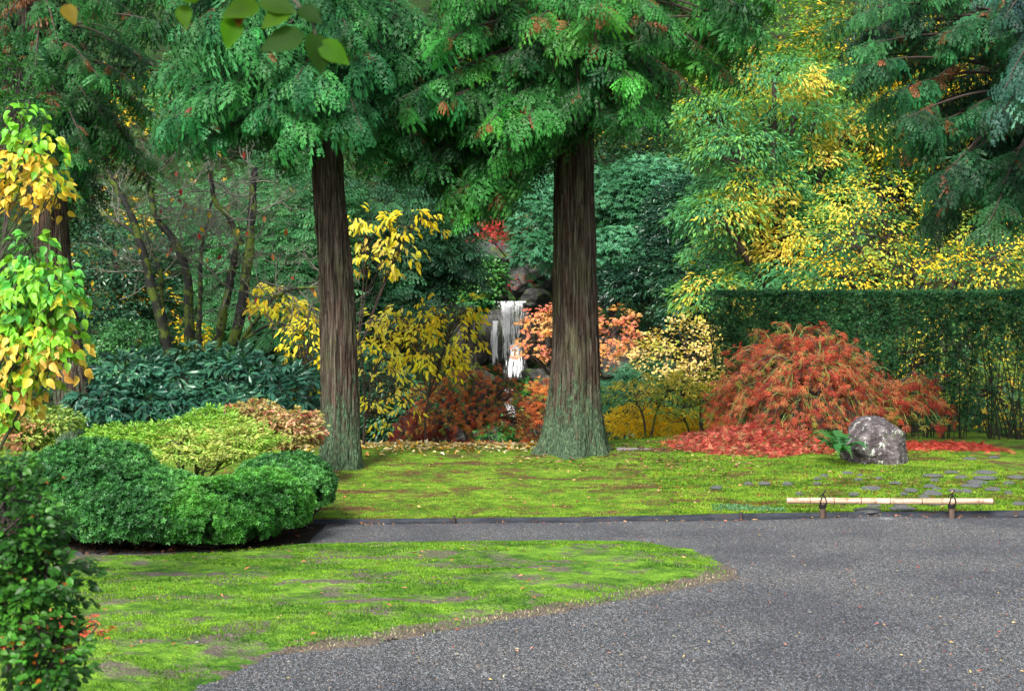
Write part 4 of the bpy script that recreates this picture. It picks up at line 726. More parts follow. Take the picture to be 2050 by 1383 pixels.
# katsura with tiers of green and yellow
tier = [(1480, 300, 90, 34), (1590, 230, 80, 34), (1560, 300, 90, 34), (1500, 370, 100, 36), (1620, 330, 80, 36), (1440, 430, 80, 34), (1560, 430, 100, 40), (1470, 500, 90, 40), (1610, 500, 90, 40), (1500, 560, 90, 36), (1420, 590, 60, 34), (1680, 420, 70, 40), (1700, 250, 70, 40), (1550, 160, 90, 36), (1650, 170, 80, 36), (1580, 560, 90, 36), (1430, 230, 70, 34)]
leafy('katsura', 'large layered tree with grey green and yellow tiers above the hedge', 'tree', [(x, y, rx, ry, 27.5 + (i * 7 % 5) * .6, 1.1) for i, (x, y, rx, ry) in enumerate(tier)], gp(1560, 28.5), 'slim', (.09, .16), 3600, 8, [((.05, .20, .08), 3), ((.09, .31, .12), 3), ((.17, .42, .10), 2.4), ((.60, .60, .07), 1.0), ((.88, .70, .14), .8)], 'soft', rt=.36, droop=.6, nbr=5, stem=(.16, .05), flat=.85, pnoise=1.15, thick=.2)
leafy('cherry', 'yellow leaved cherry with thin dark branches behind the hedge', 'tree', [(1700, 470, 120, 60, 25, 1.0), (1830, 540, 130, 60, 25, 1.0), (1960, 560, 110, 60, 25, 1.0), (1690, 560, 110, 40, 24.8, .9), (1760, 400, 90, 50, 25.5, .9), (1980, 480, 80, 60, 25.5, .9), (1930, 700, 140, 90, 24.6, .7), (1760, 760, 120, 80, 24.6, .7), (1980, 800, 90, 70, 24.4, .6)], gp(1820, 25.3), 'diamond', (.055, .095), 1900, 6, [((.82, .60, .03), 2.2), ((.07, .23, .06), 3.2), ((.88, .72, .08), 2.4), ((.32, .46, .07), 2.6)], 'soft', rt=.28, droop=.5, nbr=30, stem=(.1, .03), gap=.1)
leafy('golden_azalea', 'low bright golden azalea right of the right trunk base', 'shrub', [(1270, 845, 55, 30, 21.5, .5), (1330, 850, 55, 28, 21.6, .5), (1400, 850, 50, 25, 21.8, .4)], gp(1310, 21.8), 'slim', (.05, .08), 1000, 6, [((.86, .60, .02), 4), ((.92, .72, .05), 3), ((.6, .45, .02), 1)], 'soft', rt=.1, nbr=5, stem=(.02, .01), stemname='stems')
leafy('azalea', 'open azalea with dark stems and green yellow leaves left of the red maple', 'shrub', [(1260, 790, 55, 20, 20.6, .45), (1340, 775, 50, 24, 20.7, .45), (1395, 765, 60, 28, 20.9, .45), (1430, 800, 50, 26, 20.7, .4), (1360, 820, 50, 16, 20.6, .3)], gp(1385, 20.8), 'diamond', (.045, .075), 430, 7, [((.14, .28, .05), 3), ((.55, .52, .06), 2), ((.78, .62, .08), 2), ((.6, .32, .16), 1)], 'leaf', rt=.12, nbr=9, stem=(.022, .012), multi=[gp(1295, 20.7), gp(1388, 20.8), gp(1402, 20.7)], stemname='stems', flat=.8, barkmat='mossbark')

# hedge
hx0, hx1 = 1425, 2110; hb = gp(1780, 22.3); hedge = thing('clipped_hedge', 'tall clipped dark green yew hedge with yellow leaves showing through its lower right', 'hedge', hb)
n = 26000; hX = rnd((hx0 - 1025) * 22 / F, (hx1 - 1025) * 22 / F, n); hz = rnd(.05, 1, n); top = 2.42; Z = .15 + (top - .15) * hz ** .8; dep = np.where(RNG.random(n) < .7, abs(RNG.normal(0, .09, n)), rnd(0, .8, n)); istop = RNG.random(n) < .12
Z = np.where(istop, top + RNG.normal(0, .02, n), Z); dep = np.where(istop, rnd(0, .8, n), dep); Y = 21.9 + dep + .05 * fbm(hX * 3, Z * 3, seed=70)
pxh = 1025 + hX / Y * F; thin = sstep(1600, 1800, pxh) * sstep(2.2, 1.5, Z) + .6 * sstep(1450, 1600, pxh) * sstep(1.1, .5, Z); keep = RNG.random(n) > thin * (.27 + .9 * (fbm(hX * 9, Z * .9, seed=71) + .15) * 1.6)
lft_ = (pxh < 1470) & (RNG.random(n) < .5 * sstep(1470, 1420, pxh)); keep &= ~lft_; hX, Y, Z = hX[keep], Y[keep], Z[keep]; n = len(hX)
mb = MB(); add_leaves(mb, 'tuft', np.stack([hX, Y, Z], -1), norm(RNG.normal(0, 1, (n, 3)) * [1, 1, .6]), norm(np.array([0, -1.0, .5]) + RNG.normal(0, .4, (n, 3))), rnd(.04, .07, n), jit(pal_pick([((.014, .07, .026), 3), ((.03, .125, .045), 3), ((.06, .19, .07), 1.5)], n, np.clip(.5 + fbm(hX * 7, Z * 7, seed=75) + rnd(-.2, .2, n), 0, 1)), .25)); tag(mb.build('foliage', M['leaf'], hedge), kind='stuff')
mb = MB()
for i in range(110):
    x = rnd(3.2, 8.3); y = rnd(22.0, 22.7); z1 = rnd(1.5, 2.35); x1 = x + rnd(-.5, .5); tube(mb, smoothpath([[x, y, float(g(x, y)) - .05], [(x + x1) / 2 + rnd(-.05, .05), y, z1 * .5], [x1, y + rnd(-.1, .1), z1]], 7), np.linspace(rnd(.008, .016), .005, 7), 5, (.03, .025, .018), False)
mb.build('stems', M['branch'], hedge, smooth=True)

# weeping lace-leaf maples
def weeping(label, cx, topy, boty, halfw, D, pal, ntw, base, seedv, leaf=(.07, .11), trunkr=.06, nlimb=9, name='laceleaf_maple', nind=300, twigcol=(.22, .27, .07), depth=None, right=None, kl=5, bark=(.05, .035, .035)):
    t = thing(name, label, 'tree', base); r = np.random.RandomState(seedv); c = P(cx, boty, D); Hh = (boty - topy) * D / F; R = halfw * D / F; dep = depth or R * .8
    lm, tm = MB(), MB(); hub = np.array(base) + [0, 0, Hh * .35]; tube(lm, smoothpath([np.array(base) - [0, 0, .08], np.array(base) + [.05, -.03, Hh * .17], hub], 8), np.linspace(trunkr * 1.3, trunkr, 8), 10, bark)
    limbs = []
    for i in range(nlimb):
        a = 2 * math.pi * i / nlimb + r.uniform(-.3, .3); e = c + np.array([math.cos(a) * R * .55, math.sin(a) * dep * .5, Hh * r.uniform(.62, .82)]); m = hub * .6 + e * .4 + r.normal(0, .09, 3); m2 = hub * .25 + e * .75 + r.normal(0, .1, 3) + [0, 0, .06]
        q = smoothpath([hub, m, m2, e], 16) + r.normal(0, .012, (16, 3)); limbs.append(q); tube(lm, q, np.linspace(trunkr * .7, trunkr * .22, 16), 7, bark, False)
        if i % 2 == 0: e2 = c + np.array([math.cos(a) * R * .8, math.sin(a) * dep * .75, Hh * r.uniform(.18, .4)]); q = smoothpath([hub, hub * .5 + e2 * .5 + [0, 0, .1], e2], 12) + r.normal(0, .014, (12, 3)); limbs.append(q); tube(lm, q, np.linspace(trunkr * .6, trunkr * .2, 12), 6, bark, False)
    lm.build('trunk', M['mossbark'], t, smooth=True)
    A = np.concatenate([q[5:] for q in limbs]); pos, dd, nn, cc = [], [], [], []
    for i in range(ntw):
        a = r.uniform(0, 2 * math.pi); a = -a if (math.sin(a) > 0 and r.rand() < .6) else a; ph = math.acos(r.uniform(.02, 1)); rad = 1 - abs(r.normal(0, .17)); rr_ = 1 + .22 * float(fbm(math.cos(a) * 2 + seedv, math.sin(a) * 2, ph * 2))
        e = c + np.array([math.sin(ph) * math.cos(a) * R * rr_, math.sin(ph) * math.sin(a) * dep, max(math.cos(ph), .03) ** .85 * Hh]) * [rad, rad, rad]
        if right: e[0] += 0
        e[2] = max(e[2], float(g(e[0], e[1])) + .05); st = A[np.argmin(np.linalg.norm(A - (e * .65 + hub * .35 + [0, 0, .1]), axis=1) + r.uniform(0, .25, len(A)))]; out = norm(e - hub)
        m = st * .4 + e * .6 + [0, 0, np.linalg.norm(e - st) * .22]; q = smoothpath([st, m, e, e + out * [.08, .08, 0] + [0, 0, -.07]], 10) + np.cumsum(r.normal(0, .016, (10, 3)), 0); tube(tm, q, np.linspace(.007, .0028, 10), 4, np.array(twigcol) * r.uniform(.7, 1.2) if r.rand() < .6 else np.array([.07, .055, .05]), False)
        m = r.randint(kl - 2, kl + 3); ii = r.randint(4, 10, m); pos.append(q[ii] + r.normal(0, .03, (m, 3))); dd.append(norm(np.tile(out * [.7, .7, .1], (m, 1)) + [0, -.15, -.65] + r.normal(0, .6, (m, 3)))); nn.append(norm(np.tile(out, (m, 1)) + [0, -.9, .4] + r.normal(0, .4, (m, 3)))); cc.append(np.tile(pal_pick(pal, 1), (m, 1)))
    tm.build('twigs', M['branch'], t); pos, dd, nn, cc = [np.concatenate(q) for q in (pos, dd, nn, cc)]; cc = jit(cc, .22); ss = rnd(leaf[0], leaf[1], len(pos)); o = np.argsort(pos[:, 1] + rnd(0, .3, len(pos))); a, b = o[:nind], o[nind:]
    leaf_objects('leaf', ['lacef'], pos[a], dd[a], nn[a], ss[a], cc[a], M['soft'], t); mb = MB(); add_leaves(mb, 'lacef', pos[b], dd[b], nn[b], ss[b], cc[b]); tag(mb.build('foliage', M['soft'], t), kind='stuff'); return t
REDS = [((.30, .045, .03), 1.6), ((.44, .07, .045), 4), ((.52, .13, .07), 3), ((.56, .23, .10), 2), ((.30, .30, .06), 1)]
weeping('broad weeping lace leaf maple with thin coral red leaves in front of the hedge', 1600, 645, 868, 188, 19.3, REDS, 620, gp(1640, 19.2), 3, leaf=(.055, .095), trunkr=.075, nlimb=11, kl=5)
weeping('small arm of coral lace leaf maple reaching right above the boulder', 1825, 735, 850, 64, 19.0, REDS, 75, gp(1745, 19.3), 5, leaf=(.07, .11), trunkr=.03, nlimb=5, nind=120, kl=4)
ORR = [((.70, .19, .06), 4), ((.78, .34, .10), 3), ((.55, .10, .05), 1.5), ((.30, .42, .07), 1.6)]
weeping('small twisted rust orange maple with bare winding trunk before the waterfall', 945, 722, 880, 140, 20.8, ORR, 215, gp(935, 20.8, .02), 7, leaf=(.042, .075), trunkr=.065, nlimb=13, twigcol=(.10, .08, .05), nind=300)
weeping('low dark purple red maple left of the twisted rust maple', 850, 815, 885, 62, 21.3, [((.22, .035, .035), 3), ((.32, .06, .04), 2)], 170, gp(850, 21.2), 9, leaf=(.05, .08), trunkr=.02, nlimb=5, nind=60, twigcol=(.12, .04, .04))
weeping('small rust maple between the lower cascade and the right trunk', 1090, 745, 870, 55, 24.5, ORR, 110, gp(1100, 24.6), 13, leaf=(.06, .1), trunkr=.025, nlimb=5, nind=40, twigcol=(.12, .08, .05))

# small yellow tree in the middle and its neighbour
def sapling(label, base, ells, ntw, k, stem, nind, seedv, size=(.06, .10), barkcol=(.05, .035, .03), multi=None, nbr=30, gap=.33, pal=YEL, group=None, hang=.3):
    return leafy('yellow_cherry', label, 'tree', ells, base, 'ovaln', size, ntw, k, pal, 'soft', rt=.17, droop=.55, nind=nind, indt=['ovaln'], nbr=nbr, stem=stem, barkcol=barkcol, multi=multi, gap=gap, hang=hang, up=(0, -1.0, .8), jitn=.5, flat=.6, thick=.25)
sapling('slender young tree with clear yellow leaves and thin straight trunk left of the waterfall', gp(855, 19.3), [(895, 600, 55, 18, 19.3, .4), (910, 628, 60, 16, 19.2, .4), (820, 640, 70, 32, 19.2, .4), (915, 655, 40, 38, 19.1, .4), (850, 700, 80, 45, 19.2, .45), (765, 670, 60, 50, 19.5, .4), (880, 715, 55, 22, 19.1, .35), (938, 680, 22, 10, 19.0, .25)], 300, 5, (.016, .007), 300, 1)
sapling('leaning yellow leaved sapling close to the right side of the left big trunk', gp(728, 18.8), [(750, 740, 50, 70, 18.8, .35), (740, 830, 40, 40, 18.8, .25), (790, 790, 40, 50, 18.8, .3), (720, 680, 30, 50, 18.9, .3)], 90, 5, (.02, .008), 150, 2)
sapling('yellow leaved shrub showing on the left side of the left big trunk', gp(625, 20), [(620, 690, 45, 55, 20, .35), (615, 780, 20, 30, 20, .3)], 70, 6, (.018, .008), 90, 3)
sapling('long thin branches with hanging yellow leaves high right of the left big trunk', gp(700, 20.5), [(740, 450, 45, 35, 20.5, .4), (830, 455, 60, 32, 20.3, .4), (740, 520, 50, 30, 20.5, .35), (800, 500, 50, 25, 20.4, .35)], 62, 5, (.02, .007), 150, 4, nbr=14, size=(.09, .14), gap=0)
sapling('sparse yellow leaves on a low branch between the dark stems and left trunk', gp(520, 22.5), [(545, 600, 45, 32, 22.5, .4), (590, 625, 30, 25, 22.4, .3)], 46, 6, (.015, .007), 90, 5, nbr=10, size=(.09, .14), gap=0)

# bare mossy multi-stem trees
def grow(mb, p, d, L, r, depth, rs, col, lv):
    n = 7; pts = [p]; dd = d.copy()
    for i in range(n - 1): dd = norm(dd + rs.normal(0, .16, 3) + np.array([0, 0, .05])); pts.append(pts[-1] + dd * L / n)
    pts = np.array(pts); tube(mb, pts, np.linspace(r, r * .55, n), 4 if r < .02 else 6, col, False)
    if depth == 0: lv.append(pts[-1]); return
    for _ in range(rs.randint(2, 5)):
        q = pts[rs.randint(2, n)]; nd = norm(dd + rs.normal(0, .65, 3)); grow(mb, q, nd, L * rs.uniform(.55, .85), r * .5, depth - 1, rs, col, lv)
def bare(label, base, stems, seedv, col, group='bare mossy multi-stemmed trees', twl=.8):
    t = thing('bare_tree', label, 'tree', base, group); rs = np.random.RandomState(seedv); tw = MB(); lv = []
    for pts, r0, r1 in stems:
        mb = MB(); q = smoothpath([P(*a) for a in pts], 30); q = q + np.cumsum(rs.normal(0, .006, (30, 3)), 0); tube(mb, q, np.linspace(r0, r1, 30) * (1 + .06 * rs.randn(30)), 10, col); mb.build('stem', M['mossbark'], t, smooth=True)
        for i in range(11):
            s = q[rs.randint(11, 30)]; d = norm(rs.normal(0, 1, 3) * [1, .6, .6] + [0, 0, .35]); grow(tw, s, d, twl * rs.uniform(.6, 1.2), .014, 3, rs, (.15, .155, .12), lv)
    tw.build('twigs', M['branch'], t); lv = np.array(lv); k = lv[rs.rand(len(lv)) < .03]; n = len(k); mb = MB()
    add_leaves(mb, 'diamond', k, norm(np.tile([0, -.1, -1.0], (n, 1)) + RNG.normal(0, .3, (n, 3))), norm(np.array([0, -1.0, 0]) + RNG.normal(0, .4, (n, 3))), rnd(.09, .15, n), jit(pal_pick([((.28, .03, .02), 2), ((.65, .42, .03), 2), ((.45, .16, .05), 1)], n), .2)); mb.build('last_leaves', M['soft'], t); return t
bare('left clump of bare grey stems with green moss rising behind the rhododendron', gp(355, 23.2),
     [([(338, 712, 23), (325, 650, 23), (300, 560, 23), (290, 505, 23), (262, 420, 23), (215, 340, 23), (190, 260, 23)], .095, .035), ([(338, 690, 23.4), (325, 600, 23.4), (318, 530, 23.4), (270, 470, 23.6), (200, 420, 23.8)], .055, .02),
      ([(382, 700, 22.8), (378, 620, 22.8), (372, 540, 22.8), (350, 480, 22.8), (312, 430, 22.8), (298, 370, 22.8), (270, 300, 22.8)], .09, .03), ([(398, 700, 23.4), (400, 630, 23.4), (402, 540, 23.4), (412, 470, 23.4), (430, 400, 23.4)], .05, .02)], 3, (.018, .019, .016))
bare('right clump of near black bare stems forking beside the left big trunk', gp(455, 22.8),
     [([(435, 692, 22.6), (452, 610, 22.6), (468, 540, 22.6), (478, 490, 22.6)], .075, .05), ([(465, 692, 22.4), (482, 620, 22.4), (492, 540, 22.4), (500, 470, 22.4), (502, 400, 22.4), (510, 340, 22.4)], .095, .05), ([(487, 490, 22.4), (460, 440, 22.4), (435, 395, 22.4), (432, 340, 22.4)], .055, .035),
      ([(478, 690, 22.2), (510, 645, 22.2), (540, 600, 22.2), (580, 575, 22.0), (630, 568, 21.8), (660, 545, 21.6)], .04, .015), ([(490, 680, 22.2), (530, 655, 22.1), (600, 650, 22), (650, 648, 21.9)], .028, .012)], 8, (.013, .012, .012))

# rhododendron
leafy('rhododendron', 'wide dark rhododendron with long glossy blue green leaves below the bare stems', 'shrub', [(260, 770, 95, 65, 19.6, .7), (370, 760, 110, 65, 19.8, .7), (490, 760, 110, 65, 19.8, .7), (580, 790, 75, 55, 19.6, .6), (300, 820, 120, 40, 19, .6), (460, 820, 130, 45, 19, .6), (200, 810, 60, 45, 18.8, .5)], gp(390, 19.8), 'lance', (.12, .19), 1050, 7, [((.018, .085, .055), 3), ((.03, .125, .075), 3), ((.055, .18, .10), 1.5)], 'gloss', rt=.07, droop=.25, nind=300, nbr=8, stem=(.04, .018), stemname='stems', jitn=.5, flat=.6, group=None)
# azalea pads behind the clipped azalea
leafy('azalea', 'light yellow green azalea in flat pads behind the dark clipped azalea', 'shrub', [(290, 868, 110, 12, 13.8, .45), (400, 852, 80, 11, 14.1, .4), (360, 885, 110, 12, 13.5, .4), (480, 878, 80, 12, 13.5, .4), (230, 880, 60, 9, 13.6, .3), (460, 850, 60, 10, 14.2, .35), (390, 907, 90, 12, 13.1, .35), (470, 900, 60, 10, 13.3, .3), (430, 830, 40, 8, 14.4, .3)], gp(380, 13.6), 'slim', (.04, .062), 2300, 7, [((.08, .24, .025), 2.5), ((.15, .36, .035), 3), ((.24, .45, .06), 3), ((.42, .50, .12), 1)], 'leaf', rt=.06, droop=.1, nind=0, nbr=14, stem=(.02, .01), stemname='stems', thick=.14, flat=.7, barkmat='mossbark')
leafy('azalea', 'pinkish bronze azalea pad touching the left side of the left big trunk', 'shrub', [(510, 820, 45, 11, 15, .4), (530, 842, 60, 10, 14.9, .4), (600, 838, 35, 14, 14.9, .35), (600, 862, 45, 12, 14.8, .35), (600, 885, 35, 9, 14.8, .3)], gp(560, 15), 'diamond', (.042, .065), 620, 7, [((.45, .20, .12), 3), ((.35, .32, .10), 3), ((.55, .35, .2), 1.5), ((.4, .08, .08), .4)], 'leaf', rt=.07, nbr=12, stem=(.02, .01), stemname='stems', thick=.16, flat=.7, barkmat='mossbark')
leafy('azalea', 'small spreading azalea with dark twisted stems at the left edge by the cedar', 'shrub', [(70, 840, 70, 18, 14.2, .4), (120, 845, 35, 16, 14.1, .3), (40, 870, 50, 16, 14, .4)], gp(70, 14.2), 'diamond', (.042, .065), 420, 7, [((.16, .28, .05), 3), ((.3, .4, .08), 2), ((.4, .2, .1), .8)], 'leaf', rt=.08, nbr=12, stem=(.025, .012), stemname='stems', thick=.2, flat=.7, barkmat='mossbark')

# clipped azalea mounds in front (left)
def clipped(label, ells, base, nleaf, pal, size=(.022, .036), under=None, group='clipped azalea mounds', name='clipped_azalea'):
    t = thing(name, label, 'shrub', base, group); pos, nrm = [], []
    E = [(np.array(c), np.array(r)) for c, r in ells]; w = np.array([r[0] * r[1] + r[0] * r[2] for c, r in E]); w /= w.sum()
    for (c, r), q in zip(E, w):
        m = int(nleaf * q); u = norm(RNG.normal(size=(m * 2, 3))); u = u[(u[:, 2] > -.45) & ~((u[:, 1] > .5) & (RNG.random(m * 2) < .6))][:m]; rad = 1 - abs(RNG.normal(0, .06, len(u))) + .15 * fbm(u[:, 0] * 4 + c[0], u[:, 1] * 5, u[:, 2] * 5, seed=80)
        pos.append(c + u * r * rad[:, None]); nrm.append(norm(u / r))
    pos, nrm = np.concatenate(pos), np.concatenate(nrm); keep = np.ones(len(pos), bool)
    for c, r in E: keep &= (((pos - c) / r) ** 2).sum(1) > .72
    keep &= pos[:, 2] > .04; keep &= fbm(pos[:, 0] * 7, pos[:, 1] * 7, pos[:, 2] * 7, seed=81, o=3) > -.30; pos, nrm = pos[keep], nrm[keep]; n = len(pos); mb = MB()
    c = jit(pal_pick(pal, n, np.clip(.5 + .9 * fbm(pos[:, 0] * 2, pos[:, 1] * 2, pos[:, 2] * 2, seed=82) + rnd(-.3, .3, n), 0, 1)), .25)
    add_leaves(mb, 'whorl', pos, norm(RNG.normal(size=(n, 3))), norm(nrm + [0, 0, .35] + RNG.normal(0, .4, (n, 3))), rnd(size[0], size[1], n), c); tag(mb.build('foliage', M['leaf'], t), kind='stuff')
    sm = MB()
    for c, r in E:
        b0 = np.array([c[0], c[1], .0])
        for i in range(46):
            u = norm(RNG.normal(size=3)); u[2] = abs(u[2]) * .9 - .1; e = c + u * r * .9; m = b0 * .5 + e * .5 + [u[0] * r[0] * .15, u[1] * r[1] * .15, -.05]; tube(sm, smoothpath([b0 + RNG.normal(0, .07, 3) * [1, 1, 0], m, e], 8), np.linspace(.011, .003, 8), 4, (.05, .04, .03), False)
    sm.build('stems', M['branch'], t)
    # twiggy interior mass: dense small dark leaves
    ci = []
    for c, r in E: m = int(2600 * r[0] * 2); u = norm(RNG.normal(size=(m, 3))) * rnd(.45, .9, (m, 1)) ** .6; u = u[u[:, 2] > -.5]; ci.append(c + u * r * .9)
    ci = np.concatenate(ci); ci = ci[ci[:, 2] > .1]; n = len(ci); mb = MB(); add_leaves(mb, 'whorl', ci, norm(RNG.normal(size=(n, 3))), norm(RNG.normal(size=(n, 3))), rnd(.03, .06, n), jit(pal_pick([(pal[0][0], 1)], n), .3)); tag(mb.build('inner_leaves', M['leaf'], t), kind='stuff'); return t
AZ = [((.025, .11, .03), 3), ((.055, .21, .05), 3), ((.11, .34, .08), 2.5)]
def el(px, pyc, rx, ry, D, rd): c = P(px, pyc, D); return (c, (rx * D / F, rd, ry * D / F))
clipped('largest dark green clipped azalea mound at the left, beside the near lawn', [el(185, 990, 160, 110, 11.5, .7), el(285, 1025, 150, 88, 11.15, .6), el(80, 1005, 110, 95, 11.6, .6)], (-3.5, 11.5, 0), 22000, AZ)
clipped('middle clipped azalea mound leaning over the gravel edge', [el(420, 1035, 140, 78, 11.1, .5), el(520, 1012, 105, 72, 11.45, .5)], (-2.3, 11.4, 0), 14000, [((.03, .13, .025), 2), ((.06, .25, .035), 3), ((.12, .38, .06), 3)])
clipped('rounded clipped azalea at the right end of the mounds near the left trunk', [el(592, 975, 78, 68, 12.3, .45), el(560, 960, 90, 50, 12.7, .4)], (-2.1, 12.4, .03), 10000, AZ)
n = 900; X = rnd(-4.6, -1.75, n); Y = rnd(10.7, 12.2, n); mb = MB(); shade_toned_soil = None
add_leaves(mb, 'oval', np.stack([X, Y, .01 + .02 * RNG.random(n)], -1), norm(RNG.normal(size=(n, 3)) * [1, 1, .15]), norm(np.array([0, 0, 1]) + RNG.normal(0, .35, (n, 3))), rnd(.03, .06, n), jit(pal_pick([((.07, .03, .015), 3), ((.16, .06, .03), .7), ((.03, .02, .014), 4)], n), .3)); tag(mb.build('leaf_litter', M['dry']), 'brown leaf litter in the shade under the clipped azaleas', 'leaf litter', kind='stuff')
sx = np.linspace(-5.2, -1.65, 60); sy = np.linspace(10.9, 12.45, 40); SX, SY = np.meshgrid(sx, sy)
tag(grid(SX, SY, lambda X, Y: .014 + .02 * fbm(X * 4, Y * 4, seed=90) + 0 * X, stdmat('shade_toned_soil', lambda n, l, pb, geo: (l.new(ramp(n, l, noise(n, l, geo.outputs['Position'], 30, 5).outputs['Fac'], [(.3, (.006, .005, .004)), (.7, (.03, .023, .017))]).outputs[0], pb.inputs['Base Color'])), .95, .1), 'shade_toned_planting_soil', mask=(SX < -1.95 + .5 * (SY - 10.7) - .25 * abs(SY - 11.4)) ), kind='structure')  # earth colour darkened to carry the shadow beneath the azalea mounds

# near shrub, lower left corner (close to the camera, soft)
leafy('foreground_shrub', 'dark green shrub with a few orange leaves filling the lower left corner close up', 'shrub', [(30, 1060, 90, 120, 5.0, .22), (95, 1150, 78, 110, 4.95, .2), (40, 1230, 110, 130, 4.9, .22), (110, 1330, 60, 80, 4.8, .16), (10, 965, 60, 60, 5.1, .18)], (-1.75, 5.0, 0), 'oval', (.022, .036), 760, 7, [((.010, .045, .008), 3), ((.022, .095, .012), 3), ((.055, .20, .02), 1.2)], 'leaf', rt=.045, droop=.1, nind=300, nbr=24, stem=(.012, .005), stemname='stems', up=(0, -.5, .9), jitn=.5, flat=.3, gap=.16, thick=.4, accent=((.30, .10, .015), .012))
# broad leaved shrub at the left edge
YG = [((.66, .36, .08), 2.4), ((.76, .54, .08), 2.6), ((.50, .54, .04), 1.8), ((.20, .50, .03), 5), ((.09, .38, .05), 4)]
leafy('styrax_shrub', 'broad leaved shrub at the left edge turning from green to apricot yellow', 'shrub', [(62, 500, 32, 28, 8.3, .15), (95, 560, 50, 30, 8.2, .2), (50, 590, 55, 45, 8.3, .25), (120, 600, 42, 35, 8.2, .18), (60, 670, 60, 40, 8.2, .25), (112, 690, 42, 34, 8.2, .2), (50, 745, 45, 30, 8.3, .2), (28, 795, 34, 18, 8.3, .15), (20, 640, 50, 60, 8.5, .2)], (-3.75, 8.6, 0), 'ovalw', (.042, .072), 300, 5, YG, 'leaf', rt=.10, droop=.7, nind=300, nbr=10, stem=(.018, .007), stemname='stems', up=(0, -.8, .6), jitn=.8, hang=.4, pnoise=.35, zb=.85, thick=.35, jl=.3, barkcol=(.05, .06, .03))
leafy('styrax_shrub', 'upper spray of green and amber broad leaves at the left edge below the cedar', 'shrub', [(48, 235, 32, 22, 8.6, .15), (78, 285, 42, 22, 8.5, .2), (48, 325, 42, 26, 8.5, .2), (98, 345, 34, 20, 8.4, .15), (60, 378, 48, 16, 8.5, .18), (108, 385, 22, 12, 8.4, .1)], (-4.1, 8.8, 0), 'ovalw', (.04, .066), 90, 5, [((.74, .50, .05), 3), ((.44, .54, .03), 1.8), ((.16, .46, .03), 4)], 'leaf', rt=.10, droop=.7, nind=300, nbr=4, stem=(.012, .004), stemname='stems', up=(0, -.8, .6), jitn=.8, hang=.4, pnoise=.35, zb=.85, thick=.35, jl=.3, barkcol=(.05, .06, .03))
# out-of-focus leaves hanging at the top
bt_ = thing('overhanging_branch', 'close out of focus branch tip with big bright green leaves at the top', 'branch', P(560, -60, 3.2))
mb = MB(); tube(mb, smoothpath([P(300, -90, 3.3), P(430, -50, 3.2), P(560, -20, 3.2), P(620, 40, 3.15), P(632, 70, 3.15)], 16), np.linspace(.006, .0025, 16), 6, (.07, .06, .04)); mb.build('twig', M['branch'], bt_, smooth=True)
FLV = [((365, 10), (372, 55), .062, 0, (.10, .32, .01)), ((470, 30), (458, 85), .085, .3, (.12, .34, .01)), ((610, 70), (525, 90), .105, .2, (.045, .16, .006)), ((625, 65), (650, 145), .10, .5, (.04, .16, .006)), ((640, 85), (705, 130), .085, -.3, (.12, .36, .01)), ((520, 10), (470, 20), .09, .2, (.10, .30, .01)), ((580, 20), (540, 40), .08, 0, (.09, .28, .01)), ((600, 15), (640, 40), .07, 0, (.03, .12, .005)), ((130, 10), (150, 45), .06, .2, (.35, .28, .02)), ((478, 20), (478, 55), .045, .3, (.35, .14, .02)), ((400, 0), (360, -20), .08, 0, (.1, .3, .01)), ((520, 0), (600, 20), .09, .2, (.06, .2, .01))]
for a, b, s, tw_, c in FLV:
    p = P(*a, 3.15); d = P(*b, 3.12) - p; leaf_objects('leaf', ['oval'], p[None], norm(d)[None], norm(np.array([[tw_, -1.0, .35]])), np.array([s]), np.array([c]) * .5, M['overleaf'], bt_)
# fine-leaved branch left edge (dark green, small leaves)
leafy('enkianthus', 'fine dark green leaved branch tips at the upper left edge', 'shrub', [(40, 150, 30, 30, 9.5, .2), (50, 215, 60, 22, 9.4, .2)], (-3.8, 9.8, 0), 'slim', (.03, .05), 120, 8, [((.03, .14, .02), 3), ((.06, .22, .03), 2)], 'leaf', rt=.1, nbr=8, stem=(.015, .006), stemname='stems', flat=.9)

# fern by the boulder
fr = thing('sword_fern', 'green sword fern arching against the left side of the boulder', 'fern', P(1683, 912, 16.3))
fb = P(1683, 905, 16.25)
fm = []
for i in range(4):
    V, Fc, S = t_frond(i, 22, .45 + .1 * i); q = MB(); q.add(V, Fc, np.array([[.035, .17, .045], [.05, .22, .06], [.03, .14, .05], [.06, .24, .05]][i])[None] * S[:, None]); fm.append(q.mesh('frond', M['leaf']))
for i in range(19):
    a = 2 * math.pi * i / 19 + random.uniform(-.15, .15); o = bpy.data.objects.new('frond', fm[i % 4]); COL.objects.link(o); o.parent = fr; s = random.uniform(.40, .56) * (1.05 if math.cos(a) < 0 else .85)
    o.location = tuple(fb - np.array(fr.location)); o.scale = (s,) * 3; o.rotation_euler = (random.uniform(-.25, .25), random.uniform(-.75, -.1), a)

